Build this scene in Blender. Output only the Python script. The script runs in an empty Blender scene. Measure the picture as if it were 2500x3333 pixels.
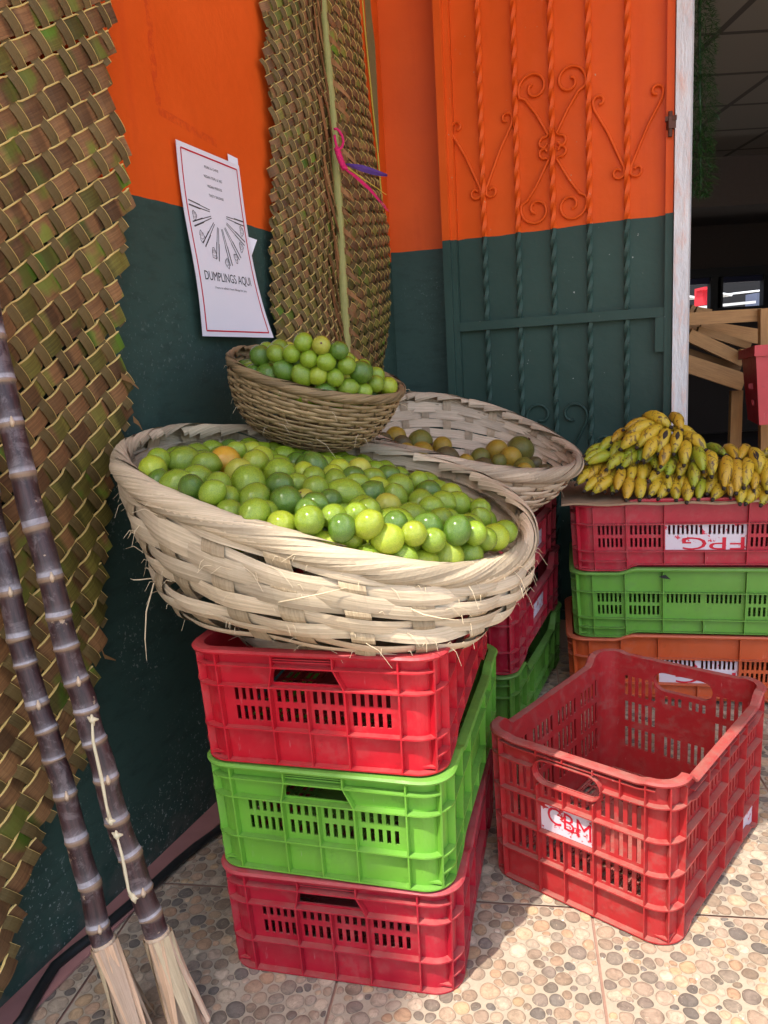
import bpy, math, random
import numpy as np
from mathutils import Vector, Matrix, noise as mnoise
PI = math.pi
R_ = math.radians
rng = random.Random(7)
sc = bpy.context.scene
C = sc.collection

# ------------------------------------------------------------------ camera, world, sun, exposure
FPX, PITCH, ROLL, CH = 2505.94, 0.19311, -0.0598, 0.9355
W0, H0 = 2500.0, 3333.0
cp, sp = math.cos(PITCH), math.sin(PITCH)
_F = np.array([0, cp, -sp]); _U = np.array([0, sp, cp]); _R = np.array([1., 0, 0])
_c, _s = math.cos(ROLL), math.sin(ROLL)
CR = _c * _R + _s * _U; CU = -_s * _R + _c * _U; CF = _F
CP = np.array([0, 0, CH])
cam_d = bpy.data.cameras.new('camera'); cam = bpy.data.objects.new('camera', cam_d); C.objects.link(cam)
cam_d.sensor_fit = 'VERTICAL'; cam_d.sensor_height = 24.0; cam_d.lens = 24.0 * FPX / H0
cam_d.clip_start = 0.02; cam_d.clip_end = 500
m = Matrix(((CR[0], CU[0], -CF[0], 0), (CR[1], CU[1], -CF[1], 0), (CR[2], CU[2], -CF[2], CH), (0, 0, 0, 1)))
cam.matrix_world = m
sc.camera = cam
SUN_EL, SUN_AZ = 62.0, 50.0          # light travels towards azimuth 50 degrees (from +x to +y)
SD = np.array([-math.cos(R_(SUN_EL)) * math.cos(R_(SUN_AZ)), -math.cos(R_(SUN_EL)) * math.sin(R_(SUN_AZ)), math.sin(R_(SUN_EL))])
world = bpy.data.worlds.new('World'); sc.world = world; world.use_nodes = True
nt = world.node_tree; bg = nt.nodes['Background']
sky = nt.nodes.new('ShaderNodeTexSky'); sky.sky_type = 'NISHITA'; sky.sun_disc = False
sky.sun_elevation = R_(SUN_EL); sky.sun_rotation = math.atan2(SD[0], SD[1])
sky.dust_density = 3.0
nt.links.new(sky.outputs[0], bg.inputs['Color']); bg.inputs['Strength'].default_value = 0.15
sun_d = bpy.data.lights.new('sun', 'SUN'); sun_d.energy = 2.05; sun_d.angle = R_(0.55); sun_d.color = (1, 0.95, 0.86)
sun = bpy.data.objects.new('sun', sun_d); C.objects.link(sun)
sun.rotation_euler = Vector(SD.tolist()).to_track_quat('Z', 'Y').to_euler(); sun.location = (-3, -3, 8)
sc.view_settings.view_transform = 'Standard'; sc.view_settings.look = 'None'
sc.view_settings.exposure = 1.72; sc.view_settings.gamma = 1.0

# ------------------------------------------------------------------ pixel ray helpers (source pixels of the 2500x3333 frame)
KD = 2500 / 1659.0
def Dp(x, y): return (x * KD, y * KD)
def z5(x, y): return (700 + x / 1.3825, 1000 + y / 1.3825)
def zc4(x, y): return (1850 + x / 2.458, 1300 + y / 2.458)
def zin(x, y): return (2200 + x / 3.687, 900 + y / 3.687)
def ray(q):
    return CF + CR * (q[0] - W0 / 2) / FPX - CU * (q[1] - H0 / 2) / FPX
def on_plane(q, P, n):
    d = ray(q); P = np.asarray(P); n = np.asarray(n)
    return CP + d * (((P - CP) @ n) / (d @ n))
def at_y(q, y):
    d = ray(q); return CP + d * y / d[1]
def zdist(P): return (np.asarray(P) - CP) @ CF

# ------------------------------------------------------------------ mesh builder and object helpers
MATS_W = {}
class MB:
    def __init__(s): s.v = []; s.f = []; s.mi = []; s.c = []; s.uv = []
    def add(s, v, col=(1, 1, 1), uv=(0, 0)):
        s.v.append((float(v[0]), float(v[1]), float(v[2]))); s.c.append(col); s.uv.append(uv); return len(s.v) - 1
    def face(s, f, mi=0): s.f.append(tuple(f)); s.mi.append(mi)
    def box(s, c, sz, M=None, mi=0, col=(1, 1, 1)):
        b = len(s.v)
        for dx in (-.5, .5):
            for dy in (-.5, .5):
                for dz in (-.5, .5):
                    p = Vector((c[0] + dx * sz[0], c[1] + dy * sz[1], c[2] + dz * sz[2]))
                    if M is not None: p = M @ p
                    s.add(p, col)
        for f in ((0, 1, 3, 2), (4, 6, 7, 5), (0, 4, 5, 1), (2, 3, 7, 6), (0, 2, 6, 4), (1, 5, 7, 3)):
            s.face([b + i for i in f], mi)
    def tube(s, pts, rad, n=8, mi=0, col=(1, 1, 1), cap=True, prof=None, twist=0.0):
        pts = [Vector(tuple(map(float, p))) for p in pts]
        k = len(pts); b = len(s.v)
        T0 = (pts[1] - pts[0]).normalized()
        up = Vector((0, 0, 1)) if abs(T0.z) < .9 else Vector((0, 1, 0))
        X = T0.cross(up).normalized()
        L = 0
        for i, p in enumerate(pts):
            T = (pts[min(i + 1, k - 1)] - pts[max(i - 1, 0)]).normalized()
            X = (X - T * X.dot(T)).normalized(); Y = T.cross(X)
            r = rad[i] if hasattr(rad, '__len__') else rad
            if i: L += (pts[i] - pts[i - 1]).length
            cc = col[i] if isinstance(col, list) else col
            for j in range(n):
                a = 2 * PI * j / n + twist * L
                q = prof[j] if prof else 1.0
                s.add(p + (X * math.cos(a) + Y * math.sin(a)) * r * q, cc, (L, j / n))
        for i in range(k - 1):
            for j in range(n):
                a = b + i * n + j; c2 = b + i * n + (j + 1) % n
                s.face((a, c2, c2 + n, a + n), mi)
        if cap:
            s.face([b + j for j in range(n)][::-1], mi); s.face([b + (k - 1) * n + j for j in range(n)], mi)
    def grid(s, P, mi=0, col=(1, 1, 1), uvs=None, close_u=False):
        b = len(s.v); nu = len(P); nv = len(P[0])
        for i in range(nu):
            for j in range(nv):
                cc = col(i, j) if callable(col) else col
                s.add(P[i][j], cc, uvs(i, j) if uvs else (i / max(nu - 1, 1), j / max(nv - 1, 1)))
        for i in range(nu - (0 if close_u else 1)):
            for j in range(nv - 1):
                a = b + i * nv + j; c2 = b + ((i + 1) % nu) * nv + j
                s.face((a, c2, c2 + 1, a + 1), mi)
    def build(s, name, mats, parent=None, smooth=False, world=True):
        me = bpy.data.meshes.new(name)
        vs = s.v
        if parent is not None and world:
            Mi = MATS_W[parent.name].inverted()
            vs = [tuple(Mi @ Vector(v)) for v in vs]
        me.from_pydata(vs, [], s.f)
        if not isinstance(mats, (list, tuple)): mats = [mats]
        for mm in mats: me.materials.append(mm)
        n = len(me.polygons)
        me.polygons.foreach_set('material_index', s.mi)
        if smooth: me.polygons.foreach_set('use_smooth', [True] * n)
        ca = me.color_attributes.new('Col', 'FLOAT_COLOR', 'POINT')
        ca.data.foreach_set('color', [x for c in s.c for x in (c[0], c[1], c[2], 1.0)])
        ul = me.uv_layers.new(name='UVMap')
        li = np.zeros(len(me.loops), dtype=np.int32); me.loops.foreach_get('vertex_index', li)
        uv = np.array(s.uv, dtype=np.float32)[li] if len(s.uv) else np.zeros((0, 2))
        ul.data.foreach_set('uv', uv.ravel())
        me.update()
        o = bpy.data.objects.new(name, me); C.objects.link(o)
        if parent is not None:
            o.parent = parent
            MATS_W[o.name] = MATS_W[parent.name]
        else: MATS_W[o.name] = Matrix.Identity(4)
        return o

def thing(name, label, cat, loc=(0, 0, 0), rotz=0.0, group=None):
    o = bpy.data.objects.new(name, None); C.objects.link(o)
    o.empty_display_size = 0.05
    o.location = loc; o.rotation_euler = (0, 0, rotz)
    o['label'] = label; o['category'] = cat
    if group: o['group'] = group
    MATS_W[o.name] = Matrix.Translation(Vector(tuple(map(float, loc)))) @ Matrix.Rotation(rotz, 4, 'Z')
    return o
def tag(o, label, cat, group=None):
    o['label'] = label; o['category'] = cat
    if group: o['group'] = group
    return o
def kind(o, k='structure'): o['kind'] = k; return o
def recenter(o, loc):
    """move the origin of a top-level mesh to its base"""
    loc = Vector(tuple(map(float, loc))); o.data.transform(Matrix.Translation(-loc)); o.location = loc; return o

# ------------------------------------------------------------------ material helper
class NT:
    def __init__(s, name):
        s.m = bpy.data.materials.new(name); s.m.use_nodes = True
        s.t = s.m.node_tree; s.b = s.t.nodes['Principled BSDF']
    def n(s, typ, **kw):
        nd = s.t.nodes.new('ShaderNode' + typ)
        for k, v in kw.items():
            if k.startswith('_'): setattr(nd, k[1:], v)
            else:
                key = k.replace('_', ' ')
                nd.inputs[key].default_value = v
        return nd
    def l(s, a, b): s.t.links.new(a, b); return s
    def noise(s, vec, scale, detail=4, rough=.55, dist=0.0):
        nd = s.n('TexNoise', Scale=scale, Detail=detail, Roughness=rough, Distortion=dist)
        if vec is not None: s.l(vec, nd.inputs['Vector'])
        return nd.outputs['Fac']
    def ramp(s, fac, stops, interp='LINEAR'):
        nd = s.n('ValToRGB'); cr = nd.color_ramp; cr.interpolation = interp
        while len(cr.elements) < len(stops): cr.elements.new(0.5)
        for e, (p, c) in zip(cr.elements, stops):
            e.position = p
            e.color = (c, c, c, 1) if isinstance(c, (int, float)) else (c[0], c[1], c[2], 1)
        s.l(fac, nd.inputs[0]); return nd.outputs[0]
    def mix(s, f, a, b, mode='MIX'):
        nd = s.t.nodes.new('ShaderNodeMix'); nd.data_type = 'RGBA'; nd.blend_type = mode
        for inp, v in ((nd.inputs[0], f), (nd.inputs[6], a), (nd.inputs[7], b)):
            if isinstance(v, (int, float)): inp.default_value = v
            elif isinstance(v, tuple): inp.default_value = (v[0], v[1], v[2], 1)
            else: s.l(v, inp)
        return nd.outputs[2]
    def math(s, op, a, b=None, clamp=False):
        nd = s.t.nodes.new('ShaderNodeMath'); nd.operation = op; nd.use_clamp = clamp
        for inp, v in ((nd.inputs[0], a), (nd.inputs[1], b)):
            if v is None: continue
            if isinstance(v, (int, float)): inp.default_value = v
            else: s.l(v, inp)
        return nd.outputs[0]
    def bump(s, h, strength=.3, dist=.01, prev=None):
        nd = s.n('Bump', Strength=strength, Distance=dist); s.l(h, nd.inputs['Height'])
        if prev: s.l(prev, nd.inputs['Normal'])
        return nd.outputs[0]
    def obj(s): return s.n('TexCoord').outputs['Object']
    def uv(s): return s.n('TexCoord').outputs['UV']
    def scale(s, vec, sx, sy, sz):
        nd = s.n('Mapping'); nd.inputs['Scale'].default_value = (sx, sy, sz); s.l(vec, nd.inputs['Vector']); return nd.outputs[0]
    def out(s, col, rough=.5, normal=None, spec=.5):
        if isinstance(col, tuple): s.b.inputs['Base Color'].default_value = (*col, 1)
        else: s.l(col, s.b.inputs['Base Color'])
        if isinstance(rough, (int, float)): s.b.inputs['Roughness'].default_value = rough
        else: s.l(rough, s.b.inputs['Roughness'])
        if normal is not None: s.l(normal, s.b.inputs['Normal'])
        s.b.inputs['Specular IOR Level'].default_value = spec
        return s.m

def mat_plain(name, col, rough=.6, var=.12, nscale=30, bump=.1, spec=.4):
    t = NT(name); f = t.noise(t.obj(), nscale)
    c = t.mix(f, tuple(x * (1 - var) for x in col), tuple(min(1, x * (1 + var)) for x in col))
    return t.out(c, rough, t.bump(f, bump, .003), spec)

ORANGE = (.80, .100, .010); GREEN = (.022, .062, .052)
def mat_paint(name, zb, slope=0.0, rough_v=.5, chips=0.0, stain=True):
    """two-tone wall paint: orange above the height zb, dark green below"""
    t = NT(name); co = t.obj(); sx = t.n('SeparateXYZ'); t.l(co, sx.inputs[0])
    wob = t.noise(co, 9, 2); wob = t.math('MULTIPLY', t.math('SUBTRACT', wob, .5), .012)
    z = t.math('ADD', sx.outputs[2], wob)
    if slope > 0: z = t.math('ADD', z, t.math('MULTIPLY', sx.outputs[1], slope))
    up = t.math('GREATER_THAN', z, zb)
    big = t.noise(co, 2.2, 5); fine = t.noise(co, 60, 4)
    o = t.mix(t.ramp(big, [(.3, 0), (.7, 1)]), tuple(x * .82 for x in ORANGE), (.80, .115, .015))
    g = t.mix(t.ramp(big, [(.3, 0), (.7, 1)]), (.030, .057, .046), (.048, .088, .069))
    # darker vertical drips on the orange, pale scuffs on the green
    dr = t.noise(t.scale(co, 14, 14, 1.0), 1.0, 4)
    o = t.mix(t.math('MULTIPLY', t.ramp(dr, [(.58, 0), (.72, 1)]), .35), o, (.58, .060, .012))
    if slope == -1:
        wv = t.math('ADD', sx.outputs[1], t.math('MULTIPLY', t.noise(co, 11, 3), .03)); band = t.math('LESS_THAN', t.math('ABSOLUTE', t.math('SUBTRACT', wv, 1.615)), .0085)
        zt_ = t.math('GREATER_THAN', sx.outputs[2], 1.44); pat = t.ramp(t.noise(co, 70, 4, .7), [(.42, 0), (.56, 1)])
        o = t.mix(t.math('MULTIPLY', t.math('MULTIPLY', band, zt_), t.math('MULTIPLY', pat, .55)), o, (.52, .045, .012))
        hb = t.math('LESS_THAN', t.math('ABSOLUTE', t.math('SUBTRACT', t.math('ADD', sx.outputs[2], t.math('MULTIPLY', t.math('SUBTRACT', sx.outputs[1], 1.6), .10)), 1.432)), .008)
        hr = t.math('MULTIPLY', hb, t.math('MULTIPLY', t.math('GREATER_THAN', sx.outputs[1], 1.60), t.math('LESS_THAN', sx.outputs[1], 1.78)))
        o = t.mix(t.math('MULTIPLY', hr, t.math('MULTIPLY', pat, .5)), o, (.52, .045, .012))
    if stain:
        sc1 = t.noise(co, 120, 3, .7); sc2 = t.noise(co, 4.5, 3)
        low = t.ramp(sx.outputs[2], [(0.0, 1), (.55, .35), (.9, .18)])
        mk = t.math('MULTIPLY', t.ramp(sc1, [(.605, 0), (.64, 1)]), t.math('MULTIPLY', t.ramp(sc2, [(.46, 0), (.58, 1)]), low))
        g = t.mix(mk, g, (.34, .38, .34))
        sc3 = t.noise(t.scale(co, 1, 1, 3), 14, 5, .7)
        g = t.mix(t.math('MULTIPLY', t.ramp(sc3, [(.5, 0), (.8, 1)]), .5), g, (.012, .020, .018))
        dirt = t.math('MULTIPLY', t.ramp(sx.outputs[2], [(0, 1), (.12, 0)]), t.ramp(t.noise(co, 25, 4), [(.45, 0), (.6, 1)]))
        g = t.mix(t.math('MULTIPLY', dirt, .55), g, (.13, .12, .10))
    if chips:
        ch = t.ramp(t.noise(co, 75, 2, .6), [(.73, 0), (.745, 1)])
        ch = t.math('MULTIPLY', ch, t.ramp(t.noise(co, 6, 2), [(.5, 0), (.58, 1)]))
        o = t.mix(t.math('MULTIPLY', ch, chips), o, (.45, .38, .25)); g = t.mix(t.math('MULTIPLY', ch, chips), g, (.4, .42, .38))
    c = t.mix(up, g, o)
    nrm = t.bump(fine, .25, .002, t.bump(t.noise(co, 7, 5), .35, .01))
    return t.out(c, t.math('ADD', rough_v, t.math('MULTIPLY', t.math('SUBTRACT', big, .5), .3)), nrm, .14)

def mat_plastic(name, col, dirt=.25, rough=.38, dirtcol=(.30, .22, .17)):
    t = NT(name); co = t.obj()
    a = t.noise(co, 7, 5, .6); b = t.noise(co, 45, 5, .7)
    c = t.mix(t.ramp(a, [(.3, 0), (.7, 1)]), tuple(x * .86 for x in col), tuple(min(1, x * 1.08 + .004) for x in col))
    c = t.mix(t.math('MULTIPLY', t.ramp(t.noise(co, 13, 6, .7, .6), [(.52, 0), (.64, 1)]), .22), c, tuple(min(1, x * .85 + .035) for x in col))
    c = t.mix(t.math('MULTIPLY', t.ramp(t.noise(co, 26, 5, .8, .4), [(.60, 0), (.66, 1)]), .30), c, tuple(x * .45 for x in col))
    d = t.math('MULTIPLY', t.ramp(b, [(.48, 0), (.75, 1)]), t.ramp(a, [(.4, .3), (.65, 1)]))
    gn = t.n('NewGeometry'); sz = t.n('SeparateXYZ'); t.l(gn.outputs['Normal'], sz.inputs[0])
    upf = t.math('MULTIPLY', t.ramp(sz.outputs[2], [(.3, 0), (.9, 1)]), t.ramp(b, [(.3, .25), (.6, 1)]))
    d = t.math('MAXIMUM', d, upf)
    c = t.mix(t.math('MULTIPLY', d, dirt), c, dirtcol)
    sc_ = t.ramp(t.noise(t.scale(co, 40, 40, 6), 3, 3, .7), [(.68, 0), (.72, 1)])
    c = t.mix(t.math('MULTIPLY', sc_, .12), c, (.8, .7, .65))
    return t.out(c, t.math('ADD', rough, t.math('MULTIPLY', d, .35)), t.bump(b, .12, .002), .5)

def mat_weave(name, base, dark, grain=1.0, rough=.62, extra=None):
    """leaf or straw strip: colour attribute times streaks along the strip (UV: metres along, 0..1 across)"""
    t = NT(name); at = t.n('VertexColor'); at.layer_name = 'Col'
    uv = t.uv(); g1 = t.noise(t.scale(uv, 9, 26 * grain, 1), 1.0, 5, .75); co = t.obj()
    g2 = t.noise(co, 24, 4, .6); g3 = t.noise(t.scale(uv, 30, 90 * grain, 1), 1.0, 3, .6)
    c = t.mix(t.ramp(g1, [(.3, 0), (.72, 1)]), dark, base)
    c = t.mix(t.math('MULTIPLY', t.ramp(g2, [(.5, 0), (.72, 1)]), .35), c, tuple(x * .62 for x in base))
    if extra:
        e = t.noise(co, extra[1], 3, .6); c = t.mix(t.ramp(e, [(extra[2], 0), (extra[2] + .07, 1)]), c, t.mix(g1, tuple(x * .6 for x in extra[0]), extra[0]))
    c = t.mix(1.0, c, at.outputs[0], 'MULTIPLY')
    return t.out(c, rough, t.bump(g3, .35, .0012, t.bump(g1, .3, .002)), .35)

M = {}
M['wall_left'] = mat_paint('painted_wall', 1.262, -1)
M['wall_strip'] = mat_paint('painted_wall_strip', 1.293)
M['gate'] = mat_paint('painted_gate_steel', 1.300, rough_v=.38, chips=.9, stain=False)
M['red'] = mat_plastic('red_crate_plastic', (.50, .006, .018), .22)
M['red2'] = mat_plastic('crimson_crate_plastic', (.40, .007, .024), .34)
M['green'] = mat_plastic('lime_green_crate_plastic', (.15, .38, .035), .26, dirtcol=(.12, .16, .07))
M['green2'] = mat_plastic('green_crate_plastic', (.12, .31, .035), .34, dirtcol=(.12, .14, .07))
M['orange'] = mat_plastic('orange_crate_plastic', (.52, .085, .018), .25)
M['oldred'] = mat_plastic('worn_red_crate_plastic', (.38, .015, .017), .60, .5, (.26, .16, .12))
M['straw'] = mat_weave('pale_cane_strips', (.72, .60, .42), (.40, .315, .20), grain=.32)
M['straw2'] = mat_weave('pale_cane_strips_rear', (.70, .56, .40), (.38, .28, .185), grain=.32)
M['straw3'] = mat_weave('brown_wicker_strips', (.50, .36, .18), (.27, .17, .075), grain=.3)
M['leaf'] = mat_weave('woven_palm_leaf', (.27, .138, .052), (.10, .042, .018), grain=.4, extra=((.18, .19, .030), 8, .56))
M['leaf_b'] = mat_weave('woven_palm_leaf_brown', (.24, .142, .050), (.11, .058, .022), extra=((.12, .115, .03), 8, .68))
M['leaf_edge'] = mat_plain('palm_leaf_midrib', (.68, .48, .16), .5, .3, 60)
M['rachis'] = mat_weave('palm_rachis', (.40, .36, .12), (.26, .24, .07))
M['wood'] = mat_weave('pine_boards', (.56, .285, .10), (.36, .17, .06), grain=.35)
M['black'] = mat_plain('black_rubber', (.012, .014, .014), .5)
M['card'] = mat_plain('brown_cardboard', (.30, .19, .11), .85, .15, 40)
M['rust'] = mat_plain('rusted_iron', (.10, .035, .018), .7, .4, 90)
M['garland'] = mat_plain('plastic_grass', (.020, .062, .010), .35, .5, 40)
M['concrete'] = mat_plain('grey_concrete', (.46, .43, .38), .85, .12, 3)
M['roof'] = mat_plain('roof_sheet', (.50, .49, .47), .7)
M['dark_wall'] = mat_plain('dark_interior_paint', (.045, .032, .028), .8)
M['black_frame'] = mat_plain('dark_frame', (.010, .009, .010), .5)
M['navy'] = mat_plain('navy_band', (.010, .012, .045), .6)
M['white'] = mat_plain('white_tabletop', (.78, .80, .80), .4)
M['redcloth'] = mat_plain('red_cloth', (.55, .02, .03), .8)
M['pink'] = mat_plain('pink_border_paint', (.36, .17, .15), .7, .25, 20)
M['ink'] = mat_plain('black_ink', (.015, .015, .015), .6)
M['inkred'] = mat_plain('red_ink', (.55, .01, .03), .6)
M['graypen'] = mat_plain('grey_pencil', (.05, .045, .045), .6)
M['paper'] = mat_plain('white_paper', (.80, .77, .80), .5, .02, 5, .02)
M['magenta'] = mat_plain('magenta_yarn', (.62, .015, .12), .8, .2, 150, .5)
M['purple'] = mat_plain('purple_dyed_leaf', (.09, .035, .20), .5)
M['yellowfib'] = mat_plain('yellow_palm_fibre', (.50, .36, .04), .6)
M['hair'] = mat_plain('straw_fibre', (.62, .50, .32), .7)

def mk_ceiling():
    t = NT('ceiling_tiles'); co = t.obj(); br = t.n('TexBrick', Scale=1.0)
    br.offset = 0; br.inputs['Brick Width'].default_value = .61; br.inputs['Row Height'].default_value = .61
    br.inputs['Mortar Size'].default_value = .02; br.inputs['Color1'].default_value = (.30, .26, .22, 1); br.inputs['Color2'].default_value = (.28, .24, .20, 1)
    br.inputs['Mortar'].default_value = (.10, .08, .07, 1); t.l(co, br.inputs['Vector']); return t.out(br.outputs[0], .8)
M['ceiling'] = mk_ceiling()
def mk_pillar():
    t = NT('whitewashed_post'); co = t.obj(); sx = t.n('SeparateXYZ'); t.l(co, sx.inputs[0])
    a = t.noise(co, 5, 5); b = t.noise(t.scale(co, 8, 8, 2), 5, 5, .7)
    bounce = t.math('MULTIPLY', t.ramp(sx.outputs[2], [(.45, 0), (.62, 1)]), t.ramp(b, [(.48, 0), (.72, 1)]))
    c = t.mix(t.ramp(a, [(.3, 0), (.7, 1)]), (.62, .62, .62), (.78, .75, .72))
    c = t.mix(t.math('MULTIPLY', bounce, .55), c, (.80, .30, .14))  # orange reflected light put into the colour of the upper post
    c = t.mix(t.ramp(t.noise(t.scale(co, 30, 30, 10), 1, 5, .8), [(.70, 0), (.74, 1)]), c, (.35, .30, .26))
    return t.out(c, .6, t.bump(b, .8, .01))
M['pillar'] = mk_pillar()
def mk_floor():
    t = NT('cream_pebble_tile'); at = t.n('VertexColor'); at.layer_name = 'Col'; co = t.obj()
    n = t.noise(co, 140, 5, .75); n2 = t.noise(co, 5, 4); v = t.noise(co, 55, 6, .8, 1.5)
    c = t.mix(1.0, at.outputs[0], t.ramp(n, [(.3, .80), (.7, 1.0)]), 'MULTIPLY')
    c = t.mix(1.0, c, t.ramp(n2, [(.3, .86), (.7, 1.0)]), 'MULTIPLY')
    return t.out(c, .42, t.bump(n, .1, .001), .4)
M['floor'] = mk_floor()
def mk_pebble():
    t = NT('printed_pebbles'); at = t.n('VertexColor'); at.layer_name = 'Col'; co = t.obj()
    n = t.noise(co, 60, 6, .75, 1.2); n2 = t.noise(co, 190, 3, .7); vein = t.noise(co, 42, 5, .85, 2.5)
    c = t.mix(1.0, at.outputs[0], t.ramp(n, [(.28, .55), (.5, .95), (.72, 1.25)]), 'MULTIPLY')
    c = t.mix(t.math('MULTIPLY', t.ramp(vein, [(.49, 0), (.5, 1), (.51, 0)]), .0), c, (.75, .65, .5))
    c = t.mix(t.math('MULTIPLY', t.ramp(vein, [(.60, 0), (.66, 1)]), .6), c, (.62, .50, .36))
    c = t.mix(t.math('MULTIPLY', t.ramp(n2, [(.62, 0), (.7, 1)]), .35), c, (.05, .045, .04))
    return t.out(c, .28, t.bump(n2, .08, .001), .5)
M['pebble'] = mk_pebble()
def mk_fruit(name, c1, c2, spot=None, scale=18, rough=.25, spotth=.62):
    t = NT(name); co = t.obj(); oi = t.n('ObjectInfo')
    vm = t.n('VectorMath'); vm.operation = 'ADD'; t.l(co, vm.inputs[0])
    cx = t.n('CombineXYZ'); t.l(t.math('MULTIPLY', oi.outputs['Random'], 37.0), cx.inputs[0]); t.l(t.math('MULTIPLY', oi.outputs['Random'], 11.0), cx.inputs[2]); t.l(cx.outputs[0], vm.inputs[1])
    v = vm.outputs[0]
    n = t.noise(v, scale, 3, .5); f = t.noise(v, 330, 2, .5); s2 = t.noise(v, 60, 4, .7)
    c = t.mix(t.ramp(n, [(.33, 0), (.68, 1)]), c1, c2)
    if spot: c = t.mix(t.ramp(s2, [(spotth, 0), (spotth + .08, 1)]), c, spot)
    vr = t.math('ADD', .86, t.math('MULTIPLY', oi.outputs['Random'], .26))
    hv = t.n('HueSaturation'); t.l(vr, hv.inputs['Value']); t.l(c, hv.inputs['Color'])
    t.b.inputs['Coat Weight'].default_value = .45 if rough < .4 else .1; t.b.inputs['Coat Roughness'].default_value = .16
    return t.out(hv.outputs[0], rough, t.bump(f, .5, .0016), .5)
M['lime_d'] = mk_fruit('dark_green_lime_peel', (.055, .135, .010), (.115, .215, .013), (.18, .24, .03), 16, spotth=.70)
M['lime_m'] = mk_fruit('green_lime_peel', (.155, .26, .012), (.27, .37, .018), (.09, .17, .01), 14, spotth=.68)
M['lime_l'] = mk_fruit('yellow_green_and_sunlit_peel', (.26, .36, .014), (.40, .46, .024), (.20, .30, .02), 14, spotth=.70)  # light green peel; some sunlit limes wear it as sun put into colour
M['lime_y'] = mk_fruit('yellowish_lime_peel', (.34, .38, .03), (.50, .47, .05), (.20, .30, .02), 20, spotth=.66)
M['lime_o'] = mk_fruit('orange_ripe_peel', (.62, .26, .012), (.55, .38, .02), (.22, .13, .02), 22, spotth=.60)
M['man_y'] = mk_fruit('yellow_mandarin_peel', (.44, .25, .015), (.30, .21, .02), (.09, .055, .02), 20, .45, spotth=.57)
M['man_g'] = mk_fruit('green_mandarin_peel', (.085, .11, .015), (.24, .18, .02), (.07, .05, .02), 22, .45, spotth=.60)
M['man_b'] = mk_fruit('brown_mandarin_peel', (.085, .065, .028), (.15, .105, .025), (.05, .035, .02), 26, .5, spotth=.55)
def mk_banana():
    t = NT('banana_peel'); at = t.n('VertexColor'); at.layer_name = 'Col'; co = t.obj()
    a = t.noise(co, 26, 4, .6); b = t.noise(co, 95, 4, .7, .8); s = t.noise(t.scale(co, 1, 1, .35), 60, 3, .6, 1.0)
    c = t.mix(t.math('MULTIPLY', t.ramp(a, [(.35, 0), (.7, 1)]), .35), at.outputs[0], (.52, .30, .02))
    c = t.mix(t.ramp(b, [(.59, 0), (.635, 1)]), c, (.07, .035, .014))
    c = t.mix(t.math('MULTIPLY', t.ramp(s, [(.56, 0), (.62, 1)]), .8), c, (.09, .05, .015))
    return t.out(c, .45, t.bump(b, .15, .002), .4)
M['banana'] = mk_banana()
M['ban_tip'] = mat_plain('banana_tip', (.03, .02, .014), .8, .3, 100)
def mk_painted_label(name, red, th=.59):
    t = NT(name); co = t.obj(); n = t.noise(co, 55, 5, .7)
    c = t.mix(t.ramp(n, [(th, 0), (th + .03, 1)]), (.62, .54, .58), red); return t.out(c, .55, t.bump(n, .2, .002))
M['plabel'] = mk_painted_label('white_paint_on_red', (.58, .014, .045))
M['plabel_old'] = mk_painted_label('white_paint_on_worn_red', (.46, .016, .018), .555)
def mk_cane():
    t = NT('purple_cane_skin'); at = t.n('VertexColor'); at.layer_name = 'Col'; uv = t.uv(); co = t.obj()
    g = t.noise(t.scale(uv, 16, 14, 1), 1, 5, .7); g2 = t.noise(co, 38, 5, .75, .6); g3 = t.noise(t.scale(uv, 40, 60, 1), 1, 3)
    c = t.mix(t.ramp(g, [(.35, 0), (.7, 1)]), (.018, .007, .008), (.075, .032, .030))
    c = t.mix(t.math('MULTIPLY', t.ramp(g2, [(.52, 0), (.62, 1)]), .55), c, (.17, .125, .12))
    c = t.mix(t.ramp(t.noise(co, 30, 4, .7), [(.66, 0), (.69, 1)]), c, (.36, .25, .16))
    sp_ = t.n('SeparateColor'); t.l(at.outputs[0], sp_.inputs[0])
    wx = t.math('MULTIPLY', sp_.outputs[0], t.ramp(g2, [(.25, .35), (.6, 1)]))
    c = t.mix(t.math('MULTIPLY', wx, .78), c, (.50, .46, .47)); c = t.mix(t.math('MULTIPLY', sp_.outputs[1], .8), c, (.30, .19, .11))
    return t.out(c, .42, t.bump(g3, .3, .002), .5)
M['cane'] = mk_cane()
M['husk'] = mat_weave('dry_cane_leaf', (.72, .54, .37), (.48, .34, .22), grain=.3)

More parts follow.
